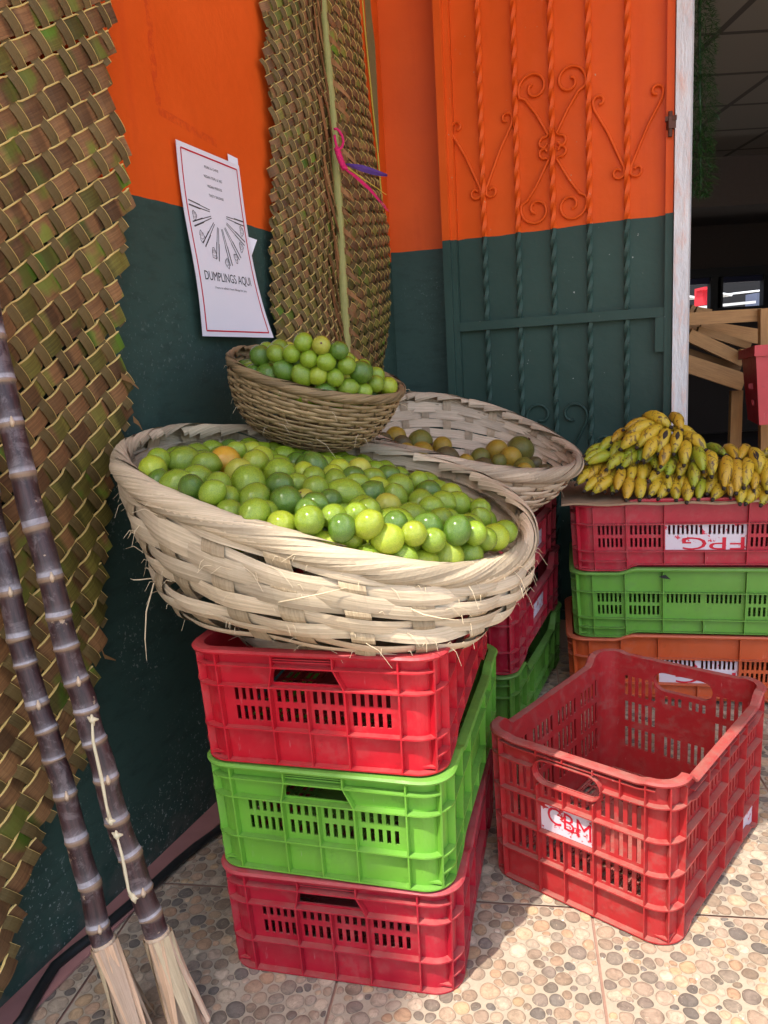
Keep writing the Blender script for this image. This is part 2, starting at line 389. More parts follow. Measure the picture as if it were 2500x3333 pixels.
# ------------------------------------------------------------------ SETTING: floor, walls, awning, shade slab, room
DL = np.array([math.sin(.3904), math.cos(.3904), 0]); NL = np.array([DL[1], -DL[0], 0]); PL = np.array([-1.044, 0, 0])
def Lw(a, z, d=0.0): return PL + DL * a + NL * d + np.array([0, 0, z])
DG = np.array([math.cos(-.418), math.sin(-.418), 0]); NG = np.array([DG[1], -DG[0], 0]); PG = np.array([0, 2.706, 0])
def Gt(t, z, d=0.0): return PG + DG * t + NG * d + np.array([0, 0, z])      # d towards the camera
def slab(mb, P00, P10, P11, P01, th, mi=0, col=(1, 1, 1)):
    """flat plate from four corners (seen from the front, anticlockwise), thickness th backwards"""
    P = [np.asarray(p, float) for p in (P00, P10, P11, P01)]
    n = np.cross(P[1] - P[0], P[3] - P[0]); n /= np.linalg.norm(n)
    L1 = np.linalg.norm(P[1] - P[0]); L2 = np.linalg.norm(P[3] - P[0])
    uvs = [(0, 0), (L1, 0), (L1, 1), (0, 1)] if L1 > L2 else [(0, 0), (0, 1), (L2, 1), (L2, 0)]
    b = len(mb.v)
    for p, u in zip(P, uvs): mb.add(p, col, u)
    for p, u in zip(P, uvs): mb.add(p - n * th, col, u)
    mb.face((b, b + 1, b + 2, b + 3), mi); mb.face((b + 7, b + 6, b + 5, b + 4), mi)
    for i in range(4):
        j = (i + 1) % 4; mb.face((b + i, b + 4 + i, b + 4 + j, b + j), mi)

# ground far out, then the tiled patch
mb = MB(); g = 60
for p in ((-g, -g, -.012), (g, -g, -.012), (g, g, -.012), (-g, g, -.012)): mb.add(p)
mb.face((0, 1, 2, 3)); kind(mb.build('ground', M['concrete']))
mb = MB()
e1 = np.array([.985, -.172, 0]); e2 = np.array([.172, .985, 0])   # tile grid directions
CRM = (.46, .385, .285)
T0 = np.array([.312, 1.155, 0])                                    # a tile corner
TS = .40
for i in range(-7, 8):
    for j in range(-7, 12):
        o = T0 + e1 * (i * TS) + e2 * (j * TS); q = .0022
        b = len(mb.v)
        for a, c2 in ((q, q), (TS - q, q), (TS - q, TS - q), (q, TS - q)): mb.add(o + e1 * a + e2 * c2, CRM)
        mb.face((b, b + 1, b + 2, b + 3), 0)
b = len(mb.v); lo = T0 - e1 * 7 * TS - e2 * 7 * TS
for a, c2 in ((0, 0), (15 * TS, 0), (15 * TS, 19 * TS), (0, 19 * TS)): mb.add(lo + e1 * a + e2 * c2 - np.array([0, 0, .004]), (.42, .25, .19))
mb.face((b, b + 1, b + 2, b + 3), 0)
# pebbles printed in the glaze: packed ellipses, very low domes
prng = random.Random(3)
pal = [(.44, .30, .20), (.40, .30, .22), (.34, .25, .18), (.48, .38, .28), (.42, .27, .17), (.48, .35, .23), (.32, .23, .16), (.24, .19, .15), (.18, .155, .13), (.36, .27, .19), (.28, .21, .15), (.50, .40, .29), (.22, .18, .14), (.31, .25, .19), (.46, .32, .19)]
cell = .04; gridd = {}
def nearp(x, y):
    ix, iy = int(x // cell), int(y // cell)
    for a in (-1, 0, 1):
        for c2 in (-1, 0, 1):
            for q in gridd.get((ix + a, iy + c2), ()): yield q
pebs = []
X0, X1, Y0, Y1 = -.80, 1.45, .40, 2.35
for (tries, r0, r1) in ((1500, .0120, .0145), (16000, .0095, .0120), (36000, .0068, .0095), (46000, .0044, .0068)):
    for _ in range(tries):
        x = prng.uniform(X0, X1); y = prng.uniform(Y0, Y1); r = prng.uniform(r0, r1)
        if x < -1.044 + .411 * y: continue
        u = ((x - T0[0]) * e1[0] + (y - T0[1]) * e1[1]) % TS; w = ((x - T0[0]) * e2[0] + (y - T0[1]) * e2[1]) % TS
        if min(u, w, TS - u, TS - w) < r * .85: continue
        if any((q[0] - x) ** 2 + (q[1] - y) ** 2 < ((q[2] + r) * .93) ** 2 for q in nearp(x, y)): continue
        q = (x, y, r); gridd.setdefault((int(x // cell), int(y // cell)), []).append(q); pebs.append(q)
n = 18; DIR = [(math.cos(2 * PI * j / n), math.sin(2 * PI * j / n)) for j in range(n)]
for (x, y, r) in pebs:
    base = prng.choice(pal); k = prng.uniform(.8, 1.15); base = tuple(min(.8, c2 * k) for c2 in base)
    el_a = prng.uniform(0, PI); el_k = prng.uniform(.72, 1.0); gap = prng.uniform(.0006, .0015)
    planes = []
    for q in nearp(x, y):
        dx, dy = q[0] - x, q[1] - y; dd_ = math.hypot(dx, dy)
        if 1e-6 < dd_ < .05: planes.append((dx / dd_, dy / dd_, dd_ / 2 + (r * r - q[2] * q[2]) / (2 * dd_) - gap))
    u = ((x - T0[0]) * e1[0] + (y - T0[1]) * e1[1]) % TS; w = ((x - T0[0]) * e2[0] + (y - T0[1]) * e2[1]) % TS
    for (ex, ey, dd_) in ((e1[0], e1[1], TS - u), (-e1[0], -e1[1], u), (e2[0], e2[1], TS - w), (-e2[0], -e2[1], w)): planes.append((ex, ey, dd_ - .0035))
    rr = []
    for j, (cx, sy_) in enumerate(DIR):
        a2 = 2 * PI * j / n - el_a; m_ = 1.38 * r / math.sqrt(math.cos(a2) ** 2 + (math.sin(a2) / el_k) ** 2)
        for (px, py, pd_) in planes:
            cs = cx * px + sy_ * py
            if cs > .05: m_ = min(m_, max(pd_, .002) / cs)
        rr.append(m_)
    for _ in range(2): rr = [min(rr[j] * 1.02, (rr[j - 1] + rr[j] * 2 + rr[(j + 1) % n]) / 4) for j in range(n)]
    b = len(mb.v)
    mb.add((x, y, .0013), base)
    for (f, hh, cc) in ((.62, .0011, 1.0), (.88, .0008, .85), (1.0, .0003, .55)):
        for j in range(n): mb.add((x + DIR[j][0] * rr[j] * f, y + DIR[j][1] * rr[j] * f, hh), tuple(c2 * cc for c2 in base))
    for j in range(n): mb.face((b, b + 1 + j, b + 1 + (j + 1) % n), 1)
    for ring in range(2):
        for j in range(n):
            a = b + 1 + ring * n + j; c3 = b + 1 + ring * n + (j + 1) % n; mb.face((a, a + n, c3 + n, c3), 1)
kind(mb.build('floor', [M['floor'], M['pebble']]))
# painted pink border strip along the wall foot
mb = MB(); slab(mb, Lw(-.6, .006, .052), Lw(2.8, .006, .052), Lw(2.8, .006, .0), Lw(-.6, .006, .0), .004)
kind(mb.build('border_strip', M['pink']))

# left wall
mb = MB(); slab(mb, Lw(-3.0, -.01), Lw(2.97, -.01), Lw(2.97, 3.2), Lw(-3.0, 3.2), .2)
tag(mb.build('painted_wall', M['wall_left']), 'long wall painted orange above dark green behind the sugar canes and flyer', 'wall')
# strip of wall between the corner and the gate
mb = MB(); A_ = np.array([.060, 2.722, 0]); B_ = np.array([.262, 2.688, 0])
slab(mb, A_ + [0, 0, -.01], B_ + [0, 0, -.01], B_ + [0, 0, 3.2], A_ + [0, 0, 3.2], .15)
tag(mb.build('painted_wall', M['wall_strip']), 'narrow orange and green wall strip between woven column and metal gate', 'wall')
# whitewashed post
mb = MB(); slab(mb, Gt(.964, 0, .035), Gt(1.004, 0, .035), Gt(1.004, 3.1, .035), Gt(.964, 3.1, .035), .13)
tag(mb.build('post', M['pillar']), 'whitewashed post with painted orange reflections to the right of the gate', 'post')
# lintel over gate and over the shop opening
mb = MB(); slab(mb, Gt(.26, 2.32, -.01), Gt(.962, 2.32, -.01), Gt(.962, 3.2, -.01), Gt(.26, 3.2, -.01), .12)
o = mb.build('lintel_wall', M['wall_strip']); kind(o)
mb = MB(); slab(mb, Gt(1.006, 2.46, .0), Gt(4.4, 2.46, .0), Gt(4.4, 3.2, .0), Gt(1.006, 3.2, .0), .12)
kind(mb.build('lintel_beam', M['wall_strip']))
mb = MB(); slab(mb, Gt(4.0, -.01, .02), Gt(7.0, -.01, .02), Gt(7.0, 3.2, .02), Gt(4.0, 3.2, .02), .15)
kind(mb.build('far_shop_wall', M['wall_strip']))
# unseen awning, front edge set to draw the sun line across limes and crates
def lift(P, Z): P = np.asarray(P, float); return P + SD * (Z - P[2]) / SD[2]
mb = MB()
E1 = np.array([-1.20, .10, 3.0]); E2 = np.array([-.36, .135, 3.0]); E3 = np.array([1.9, .36, 3.0])
for p in (E1, E2, E3, np.array([2.1, 2.2, 3.22]), np.array([2.3, 3.4, 3.25]), np.array([-.2, 3.4, 3.25]), np.array([-1.3, .6, 3.25])): mb.add(p)
for p in list(mb.v): mb.add((p[0], p[1], p[2] + .03))
mb.face(range(7)); mb.face([7 + i for i in range(7)][::-1])
for i in range(7): j = (i + 1) % 7; mb.face((i, i + 7, j + 7, j))
kind(mb.build('shade_awning', M['roof']))
# unseen slab added high on the left: its soft edge shades the left half
mb = MB(); Z = 7.0
q1 = lift((-.90, .17, 3.0), Z); q2 = lift((-1.22, -.60, 3.0), Z)
dd = (q2 - q1) / np.linalg.norm(q2 - q1)
P1 = q1 - dd * .5; P2 = q2 + dd * 4
for p in (P1, P2, P2 + np.array([-3, 1.0, 0]), P1 + np.array([-3, 1.6, 0])): mb.add(p)
for p in list(mb.v): mb.add((p[0], p[1], p[2] + .25))
mb.face((0, 1, 2, 3)); mb.face((7, 6, 5, 4))
for i in range(4): j = (i + 1) % 4; mb.face((i, i + 4, j + 4, j))
kind(mb.build('shade_slab', M['roof']))

# shop interior
def wallbox(name, x0, y0, z0, x1, y1, z1, m_):
    mb = MB(); mb.box(((x0 + x1) / 2, (y0 + y1) / 2, (z0 + z1) / 2), (abs(x1 - x0), abs(y1 - y0), abs(z1 - z0))); return kind(mb.build(name, m_))
wallbox('ceiling', .05, 2.95, 2.46, 7.0, 8.2, 2.52, M['ceiling'])
mb = MB(); slab(mb, Gt(7.0, 2.462, -.13), Gt(.1, 2.462, -.13), np.array([.1, 3.6, 2.462]), np.array([7.0, 3.6, 2.462]), .04)
kind(mb.build('ceiling_front', M['ceiling']))
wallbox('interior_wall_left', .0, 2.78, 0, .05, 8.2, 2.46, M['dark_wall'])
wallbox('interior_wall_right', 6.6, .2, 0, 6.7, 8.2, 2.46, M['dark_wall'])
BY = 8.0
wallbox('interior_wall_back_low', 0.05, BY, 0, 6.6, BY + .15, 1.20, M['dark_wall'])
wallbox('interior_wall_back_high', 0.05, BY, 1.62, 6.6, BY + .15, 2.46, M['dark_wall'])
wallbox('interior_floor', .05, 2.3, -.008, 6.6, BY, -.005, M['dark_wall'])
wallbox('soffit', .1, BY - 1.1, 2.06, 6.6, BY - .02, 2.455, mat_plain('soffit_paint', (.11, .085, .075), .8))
def P_in(q, y): return at_y(zin(*q), y)
# navy band across the back wall above the opening
zt = P_in((500, -30), BY - .04)[2]; zb_ = P_in((500, 90), BY - .04)[2]
mb = MB(); mb.box((3.3, BY - .04, (zt + zb_) / 2 + .03), (6.4, .05, zt - zb_ + .05)); tag(mb.build('awning_band', M['navy']), 'dark navy blue band above the bright opening at the back', 'band')
# opening frame: mullion and rails
t_ = thing('window_frame', 'black window frame dividing the bright opening at the back of the shop', 'window frame', (3.3, BY - .05, 1.2))
for (px, w) in ((455, .10), (515, .05), (1080, .09)):
    p = P_in((px, 250), BY - .06); mb = MB(); mb.box((p[0], BY - .06, 1.40), (w, .08, .5)); mb.build('mullion', M['black_frame'], t_)
mb = MB(); mb.box((3.3, BY - .09, 1.235), (6.4, .05, .05)); mb.build('sill', M['black_frame'], t_)
mb = MB(); mb.box((3.3, BY - .09, 1.60), (6.4, .06, .08)); mb.build('rail', M['black_frame'], t_)
wallbox('dark_backing', -2, 12.5, 0, 12, 12.7, 3.2, mat_plain('dark_backing_paint', (.004, .004, .005), .8))  # near-black backing added to hide the bright sky behind the opening
# sunlit things beyond the opening
def far_table(q0, q1, y, label, th=.03, dep=.8):
    a = P_in(q0, y); b2 = P_in(q1, y); o = thing('table', label, 'table', ((a[0] + b2[0]) / 2, y, 0))
    mb = MB(); slab(mb, (a[0], y, a[2]), (b2[0], y, b2[2]), (b2[0], y + dep, b2[2] + .02), (a[0], y + dep, a[2] + .02), th); mb.build('tabletop', M['white'], o)
    for f in (.08, .92):
        mb = MB(); x = a[0] + (b2[0] - a[0]) * f; mb.box((x, y + dep / 2, a[2] / 2 - .02), (.05, .05, a[2] - .06)); mb.build('leg', M['black_frame'], o)
far_table((545, 330), (960, 290), 9.6, 'white table seen through the right part of the back opening')
far_table((150, 375), (430, 360), 9.6, 'white table seen through the left part of the back opening')
a = P_in((310, 160), 10.2); b2 = P_in((425, 340), 10.2)
mb = MB(); mb.box(((a[0] + b2[0]) / 2, 10.3, (a[2] + b2[2]) / 2), (b2[0] - a[0], .25, a[2] - b2[2])); mb.box(((a[0] + b2[0]) / 2, 10.2, a[2] + .01), (b2[0] - a[0] + .06, .3, .03))
recenter(tag(mb.build('cooler', M['redcloth']), 'bright red box seen through the back opening', 'box'), ((a[0] + b2[0]) / 2, 10.3, b2[2]))
for (q0, q1, nm) in (((560, 190), (680, 215), 'short white shelf edge beside the black mullion in the back opening'), ((760, 185), (1080, 150), 'long white shelf edge high in the back opening'), ((150, 225), (300, 245), 'pale shelf edge left of the red box in the back opening')):
    a = P_in(q0, 11); b2 = P_in(q1, 11); mb = MB(); slab(mb, (a[0], 11, a[2]), (b2[0], 11, b2[2]), (b2[0], 11.4, b2[2] + .01), (a[0], 11.4, a[2] + .01), .022)
    recenter(tag(mb.build('shelf', M['white']), nm, 'shelf'), (a[0], 11, a[2]))
a = P_in((950, 200), 10); b2 = P_in((1100, 380), 10); mb = MB(); mb.box(((a[0] + b2[0]) / 2, 10.1, (a[2] + b2[2]) / 2), (b2[0] - a[0], .3, a[2] - b2[2]))
recenter(tag(mb.build('bin', mat_plain('blue_grey_bin', (.10, .12, .18), .5)), 'blue grey bin at the right edge of the back opening', 'bin'), ((a[0] + b2[0]) / 2, 10.1, b2[2]))

# ------------------------------------------------------------------ GATE
gate = thing('gate', 'steel gate painted orange over green with twisted bars and scrollwork', 'gate', Gt(.27, 0), -.418)
def gbox(mb, t0, t1, z0, z1, d0, d1): slab(mb, Gt(t0, z0, d1), Gt(t1, z0, d1), Gt(t1, z1, d1), Gt(t0, z1, d1), d1 - d0)
mb = MB(); gbox(mb, .315, .94, .06, 2.30, -.006, -.003); mb.build('sheet_panel', M['gate'], gate)
mb = MB(); gbox(mb, .272, .297, .03, 2.31, -.02, .030); gbox(mb, .2972, .314, .03, 2.31, -.02, .016); mb.build('hinge_stile', M['gate'], gate)
mb = MB(); gbox(mb, .940, .961, .03, 2.31, -.02, .024); mb.build('latch_stile', M['gate'], gate)
mb = MB(); gbox(mb, .3145, .9395, 1.015, 1.043, -.0025, .020); mb.build('cross_bar', M['gate'], gate)
mb = MB(); gbox(mb, .3145, .9395, .06, .09, -.0025, .018); mb.build('cross_bar', M['gate'], gate)
mb = MB(); gbox(mb, .915, .9395, .915, 1.0145, -.0025, .022); mb.build('bracket', M['gate'], gate)
sqp = [1.18 if j % 2 == 0 else .80 for j in range(8)]
BARS = [.405, .512, .620, .727, .834]
for t in BARS:
    for (z0, z1) in ((1.044, 2.30), (.09, 1.0145)):
        n = int((z1 - z0) / .006); mb = MB()
        mb.tube([Gt(t, z0 + (z1 - z0) * i / n, .0075) for i in range(n + 1)], .0074, 8, prof=sqp, twist=2 * PI / .21)
        mb.build('twisted_bar', M['gate'], gate, smooth=False)
def spiral(cx, cz, r0, r1, a0, a1, n=26):
    return [(cx + (r0 + (r1 - r0) * i / n) * math.cos(a0 + (a1 - a0) * i / n), cz + (r0 + (r1 - r0) * i / n) * math.sin(a0 + (a1 - a0) * i / n)) for i in range(n + 1)]
def scroll(pts): mb = MB(); mb.tube([Gt(a, z, .0055) for a, z in pts], .0040, 7); mb.build('scroll', M['gate'], gate, smooth=True)
def mirror(pts, c): return [(2 * c - a, z) for a, z in pts]
c3 = .620
def hearts(c3, zm, up=1):
    # big lobe ending in a spiral, straight leg to the middle, small curl
    for side in (1, -1):
        s1 = spiral(.0520, .196, .050, .012, PI * 1.0 * 0 - .35, 4.9 * 1.0)       # placeholder, mirrored below
        pts = [(.030, .035)] + []
        curl = spiral(.0250, .0215, .018, .007, PI / 2 + .3, PI / 2 - 4.6, 18)[::-1]
        leg = [(.012, .045), (.048, .108), (.078, .150)]
        lobe = spiral(.0525, .180, .048, .009, -.45, 7.6, 56)
        path = curl + leg + lobe
        path = [(c3 + side * a, zm + up * z) for a, z in path]
        scroll(path)
hearts(c3, 1.522, 1); hearts(c3, 1.540, -1)
for cb in (.405, .834):
    for side in (1, -1):
        bot = spiral(.026, 1.432, .019, .007, PI + .4, PI + .4 + 5.4, 22)[::-1]
        top = spiral(.078, 1.632, .019, .007, -.3, 4.9, 22)
        path = [(cb + side * a, z) for a, z in bot + [(.010, 1.445), (.055, 1.545), (.092, 1.610)] + top]
        scroll(path)
# lower scrollwork, mostly behind the baskets
for (cc) in (.620,):
    for side in (1, -1):
        path = spiral(.052, .735, .046, .014, -.5, PI * 1.6, 40)
        path = [(cc + side * .012, .55)] + [(cc + side * a, z) for a, z in path]; scroll(path)
for side in (1, -1):
    path = [(.834 + side * .010, .47)] + [(.834 + side * a, z) for a, z in spiral(.062, .640, .034, .010, -.4, 5.0, 30)]; scroll(path)
mb = MB(); gbox(mb, .938, .968, 1.540, 1.552, .0245, .040); mb.tube([Gt(.951, 1.50, .032), Gt(.951, 1.565, .032)], .006, 8); mb.box(Gt(.953, 1.535, .030), (.02, .02, .03))
mb.build('latch', M['rust'], gate)

# ------------------------------------------------------------------ WOVEN PALM MATS
def inpoly(x, y, P):
    c = False; n = len(P)
    for i in range(n):
        x1, y1 = P[i]; x2, y2 = P[(i + 1) % n]
        if (y1 > y) != (y2 > y) and x < (x2 - x1) * (y - y1) / (y2 - y1) + x1: c = not c
    return c
def weave(surf, inside, bbox, a, b, wA, wB, h, seed, greenf, name, parent=None, edge_side=1, jag=.012, sub=4):
    """two families of leaf strips woven over and under; surf(u, z, d) gives the 3-D point"""
    rg = random.Random(seed); a = np.array(a); b = np.array(b)
    na = a / np.linalg.norm(a); nb = b / np.linalg.norm(b)
    pa = np.array([-na[1], na[0]]) * edge_side; pb = np.array([-nb[1], nb[0]])
    u0, z0, u1, z1 = bbox; cx = np.array([(u0 + u1) / 2, (z0 + z1) / 2])
    span = int(max(u1 - u0, z1 - z0) / min(np.linalg.norm(a), np.linalg.norm(b)) * 1.1) + 4
    mb = MB()
    for fam in (0, 1):
        run_v, off_v = (a, b) if fam == 0 else (b, a)
        pr = pa if fam == 0 else pb; w0 = wA if fam == 0 else wB
        for j in range(-span, span + 1):
            w = w0 * rg.uniform(.88, 1.08); ph = rg.uniform(-.08, .08); ti = rg.uniform(-.0012, .0012)
            strip_c = rg.uniform(.8, 1.2)
            rows = []; runs = []
            wob_ = [rg.uniform(-.0012, .0012) for _ in range(2 * span + 2)]
            tint = [rg.uniform(.5, 1.45) for _ in range(2 * span + 2)]; gr = [rg.random() for _ in range(2 * span + 2)]
            for k in range(-span * sub, span * sub + 1):
                i = k / sub; p = cx + run_v * i + off_v * (j + ph * .3)
                jj = int(round(i)) + span
                jx = jag * (mnoise.noise(Vector((p[0] * 30, p[1] * 30, seed * 3.1 + j * .7))) + 1.3 * mnoise.noise(Vector((p[1] * 9, seed * 1.7, 0))))
                if not inside(p[0] + jx, p[1]):
                    if len(rows) > 3: runs.append(rows)
                    rows = []; continue
                cosv = math.cos(PI * (i + j)); dh = h * math.copysign(abs(cosv) ** .6, cosv) * (1 if fam == 0 else -1)
                wp = wob_[min(max(jj, 0), 2 * span)]; tn = tint[min(max(jj, 0), 2 * span)]; gg = gr[min(max(jj, 0), 2 * span)]
                gf = greenf(p[0], p[1])
                col = np.array([1., 1., 1.]) * strip_c * tn
                if fam == 0 and gg < gf: col = np.array([.82, 1.38, .70]) * tn
                elif fam == 1: col = np.array([.82, .95, .9]) * strip_c
                rows.append((p + pr * wp, dh + ti, tuple(np.clip(col, 0, 3)), i * np.linalg.norm(run_v)))
            if len(rows) > 3: runs.append(rows)
            for rows in runs:
                n = len(rows)
                P = []; Cc = []
                for (p, dh, col, L) in rows:
                    P.append([surf(*(p + pr * w * f), dh + bul) for f, bul in ((-.5, -.0004), (-.15, .0004), (.2, .0006), (.5, .0003))])
                rowc = [r[2] for r in rows]; rl = [r[3] for r in rows]
                mb.grid(P, 0 if fam == 0 else 1, col=lambda i_, j_, rc=rowc: rc[i_], uvs=lambda i_, j_, rl=rl, jj=j: (rl[i_] + jj * .37, j_ / 3.0))
                # midrib edge
                P = []
                for (p, dh, col, L) in rows:
                    P.append([surf(*(p + pr * w * f), dh + bul) for f, bul in ((.5, -.0010), (.47, .0016), (.51, .0024), (.54, .0016), (.54, -.0015))] if fam == 0 else
                             [surf(*(p + pr * w * f), dh + bul) for f, bul in ((.49, -.001), (.495, .0010), (.520, .0010), (.525, -.0010))])
                mb.grid(P, 2)
    return mb.build(name, [M['leaf'], M['leaf_b'], M['leaf_edge']], parent)

mat_poly = [(1.62, 2.3), (1.625, 1.70), (1.614, 1.576), (1.580, 1.468), (1.570, 1.378), (1.572, 1.249), (1.552, 1.139), (1.534, 1.075), (1.532, .987), (1.543, .921), (1.540, .859), (1.478, .764), (1.455, .701), (1.420, .584), (1.383, .478), (1.343, .41), (1.318, .304), (1.235, .258), (1.165, .182), (1.115, .101), (1.06, .03), (.86, .03), (.86, 2.3)]
mat_poly = [(a_ - (.026 if a_ > 1.0 else 0), z_) for a_, z_ in mat_poly]
mt = thing('woven_mat', 'broad woven palm leaf mat hanging behind the two sugar canes', 'woven mat', Lw(1.3, 0.03, .02), .0)
def mat_surf(u, z, d):
    bulge = .012 + .016 * math.sin(u * 5.1 + z * 2.2) ** 2 + .010 * math.sin(z * 6 + 1)
    return Lw(u, z, .020 + bulge + d)
weave(mat_surf, lambda x, y: inpoly(x, y, mat_poly), (.86, .03, 1.63, 2.0), (.0258, .0152), (.0225, -.0278), .0335, .0172, .0024, 5,
      lambda u, z: .10 + .55 * max(0, min(1, (1.28 - z) / .45)) * max(0, min(1, (u - 1.22) / .12)) * (1 if z > .25 else .4), 'leaf_weave', mt)
mb = MB()
for (q0, q1, q2) in ((((215, 1390)), (226, 1418), (250, 1426)), ((262, 812), (282, 822), (300, 840)), ((288, 905), (300, 915), (308, 930)), ((85, 1690), (92, 1740), (96, 1790)), ((235, 560), (252, 575), (262, 600))):
    pts = [on_plane(Dp(*q), Lw(0, 0, .045), NL) for q in (q0, q1, q2)]
    P = []; mb = MB()
    for i, p in enumerate(pts):
        w = (.006, .004, .001)[i]; P.append([p + np.array([0, 0, w]), p - np.array([0, 0, w])])
    mb.grid(P, 0, col=(1.5, 1.4, 1.4)); mb.build('loose_leaf', M['leaf_b'], mt)

# the tall frond woven on both sides of its stalk, in the corner
zl = [.60, .936, 1.02, 1.10, 1.25, 1.36, 1.57, 1.77, 2.35]
al = [2.100, 2.085, 2.075, 2.078, 2.082, 2.112, 2.142, 2.140, 2.15]
xr = [.014, .040, .062, .072, .080, .078, .052, .038, .020]
xs = [-.083, -.0815, -.081, -.080, -.078, -.077, -.0765, -.081, -.092]
def cl_left(z): a_ = np.interp(z, zl, al); return Lw(a_, z, .02)
def cl_mid(z): return np.array([np.interp(z, zl, xs), 2.2, z])
def cl_right(z): return np.array([np.interp(z, zl, xr), 2.645, z])
def surf_l(u, z, d):
    A0, B0 = cl_left(z), cl_mid(z); w = np.linalg.norm(B0 - A0); f = u / w
    n = np.cross(B0 - A0, [0, 0, 1]); n = n / np.linalg.norm(n)
    return A0 + (B0 - A0) * f + n * (d + .022 * math.sin(PI * min(max(f, 0), 1)) + .004 * math.sin(z * 21))
def surf_r(u, z, d):
    A0, B0 = cl_mid(z), cl_right(z); w = np.linalg.norm(B0 - A0); f = u / w
    n = np.cross(B0 - A0, [0, 0, 1]); n = n / np.linalg.norm(n)
    return A0 + (B0 - A0) * f + n * (d - .012 + .030 * math.sin(PI * min(max(f, 0), 1)))
def wl(z): return np.linalg.norm(cl_mid(z) - cl_left(z))
def wr(z): return np.linalg.norm(cl_right(z) - cl_mid(z))
fr = thing('palm_frond', 'tall coconut frond with both sides woven standing in the wall corner', 'palm frond', (-.08, 2.2, .6))
weave(surf_l, lambda u, z: 0.0 < u < wl(z) - .006 and .62 < z < 2.3, (0, .6, .30, 2.3), (.0168, .0102), (.0140, -.0215), .0215, .0142, .0028, 11,
      lambda u, z: .10 + .50 * max(0, min(1, (1.50 - z) / .5)), 'left_leaf_weave', fr, jag=.016)
weave(surf_r, lambda u, z: .012 < u < wr(z) and .62 < z < 2.3, (0, .6, .46, 2.3), (-.0280, .0125), (-.0230, -.0205), .0235, .0168, .0030, 12,
      lambda u, z: .12 + .55 * max(0, min(1, (1.35 - z) / .4)), 'right_leaf_weave', fr, edge_side=-1, jag=.02)
mb = MB(); zz = np.linspace(.60, 2.3, 40)
mb.tube([cl_mid(z) + np.array([.004, -.022, 0]) for z in zz], [.0135 - .0055 * (z - .6) / 1.7 for z in zz], 10, prof=[1, .8, .7, .8, 1, 1.15, 1.25, 1.15, 1.05, 1.0])
mb.build('stalk', M['rachis'], fr, smooth=True)
mb = MB(); rg = random.Random(4)                                   # leaflet roots along the stalk
for i in range(64):
    z = .64 + i * .026; s = 1 if i % 2 else -1; c0 = cl_mid(z) + np.array([s * .006, -.026, 0])
    Lf = rg.uniform(.03, .07); P = []
    for k in range(4):
        f = k / 3; p = c0 + np.array([s * (.004 + Lf * f * .7), -.012 * math.sin(f * PI) + .02 * f, -Lf * f * (1.5 if s < 0 else .6)]); w = .009 * (1 - .5 * f)
        P.append([p + np.array([0, 0, w]), p - np.array([0, 0, w])])
    mb.grid(P, 0, col=tuple(rg.choice([(1.6, 1.2, 1.0), (1.2, .95, .9), (1.9, 1.5, 1.4)])), uvs=lambda i_, j_, i=i: (i_ * .01 + i, j_))
mb.build('leaflet', M['leaf_b'], fr)
mb = MB()                                                          # long dry strips lying along the stalk
for i in range(26):
    z0_ = .75 + i * .06; u0_ = rg.uniform(.62, .80); P = []; Ls = rg.uniform(.14, .26)
    for k in range(9):
        f = k / 8; z = z0_ + Ls * (1 - f); u = wl(z) * (u0_ + (.99 - u0_) * f)
        P.append([surf_l(u - .0065, z, .007 + .003 * math.sin(f * 7 + i)), surf_l(u + .0065, z, .0075)])
    cc = rg.choice([(1.5, 1.15, 1.1), (1.1, .8, .75), (1.8, 1.5, 1.45), (.9, .7, .6)])
    mb.grid(P, 0, col=cc, uvs=lambda i_, j_, i=i: (i_ * .03 + i, j_))
mb.build('dry_leaf_strips', M['leaf_b'], fr)
# yellow fibre hanging at the right edge, with its narrow leaf
pts = [at_y(Dp(*q), 2.60) for q in ((778, -60), (786, 40), (797, 150), (806, 240), (815, 320), (822, 400), (829, 480), (835, 540), (838, 600))]
o_ = thing('palm_fibre', 'long yellow palm fibre strand hanging to the right of the woven frond', 'fibre strand', pts[-1])
mb = MB(); mb.tube(pts, .0028, 6); mb.build('strand', M['yellowfib'], o_)
mb = MB(); P = []
for i, q in enumerate(((788, -60), (794, 30), (802, 100), (808, 180), (814, 270), (818, 330))):
    p = at_y(Dp(*q), 2.62); w = (.010, .012, .012, .009, .006, .001)[i]; P.append([p - np.array([w, 0, 0]), p + np.array([w, 0, 0])])
mb.grid(P, 0, col=(1.0, 1.1, .8)); mb.build('narrow_leaf', M['leaf_b'], o_)
# magenta woven loop with purple leaf tied to the stalk
Q = lambda x, y: at_y((800 + x / 1.843, y / 1.843), 2.135)
o_ = thing('yarn_loop', 'magenta braided yarn loop with a purple leaf tied to the frond stalk', 'yarn loop', Q(590, 1020))
mb = MB()
path = [Q(*q) for q in ((528, 775), (545, 772), (562, 788), (578, 815), (586, 850), (578, 880), (560, 900), (548, 890), (538, 850), (532, 810))]
mb.tube(path, .0034, 8)
for s in (0, PI):
    base = [Q(*q) for q in ((548, 890), (556, 920), (566, 950), (580, 985), (596, 1015))]
    pp = []
    for k in range(33):
        f = k / 32 * (len(base) - 1); i = min(int(f), len(base) - 2); p = base[i] * (1 - (f - i)) + base[i + 1] * (f - i)
        pp.append(p + np.array([math.cos(k * .9 + s), .6 * math.sin(k * .9 + s), .3 * math.sin(k * .9 + s)]) * .0045)
    mb.tube(pp, .0046, 7)
mb.build('braid', M['magenta'], o_, smooth=True)
mb = MB(); P = []
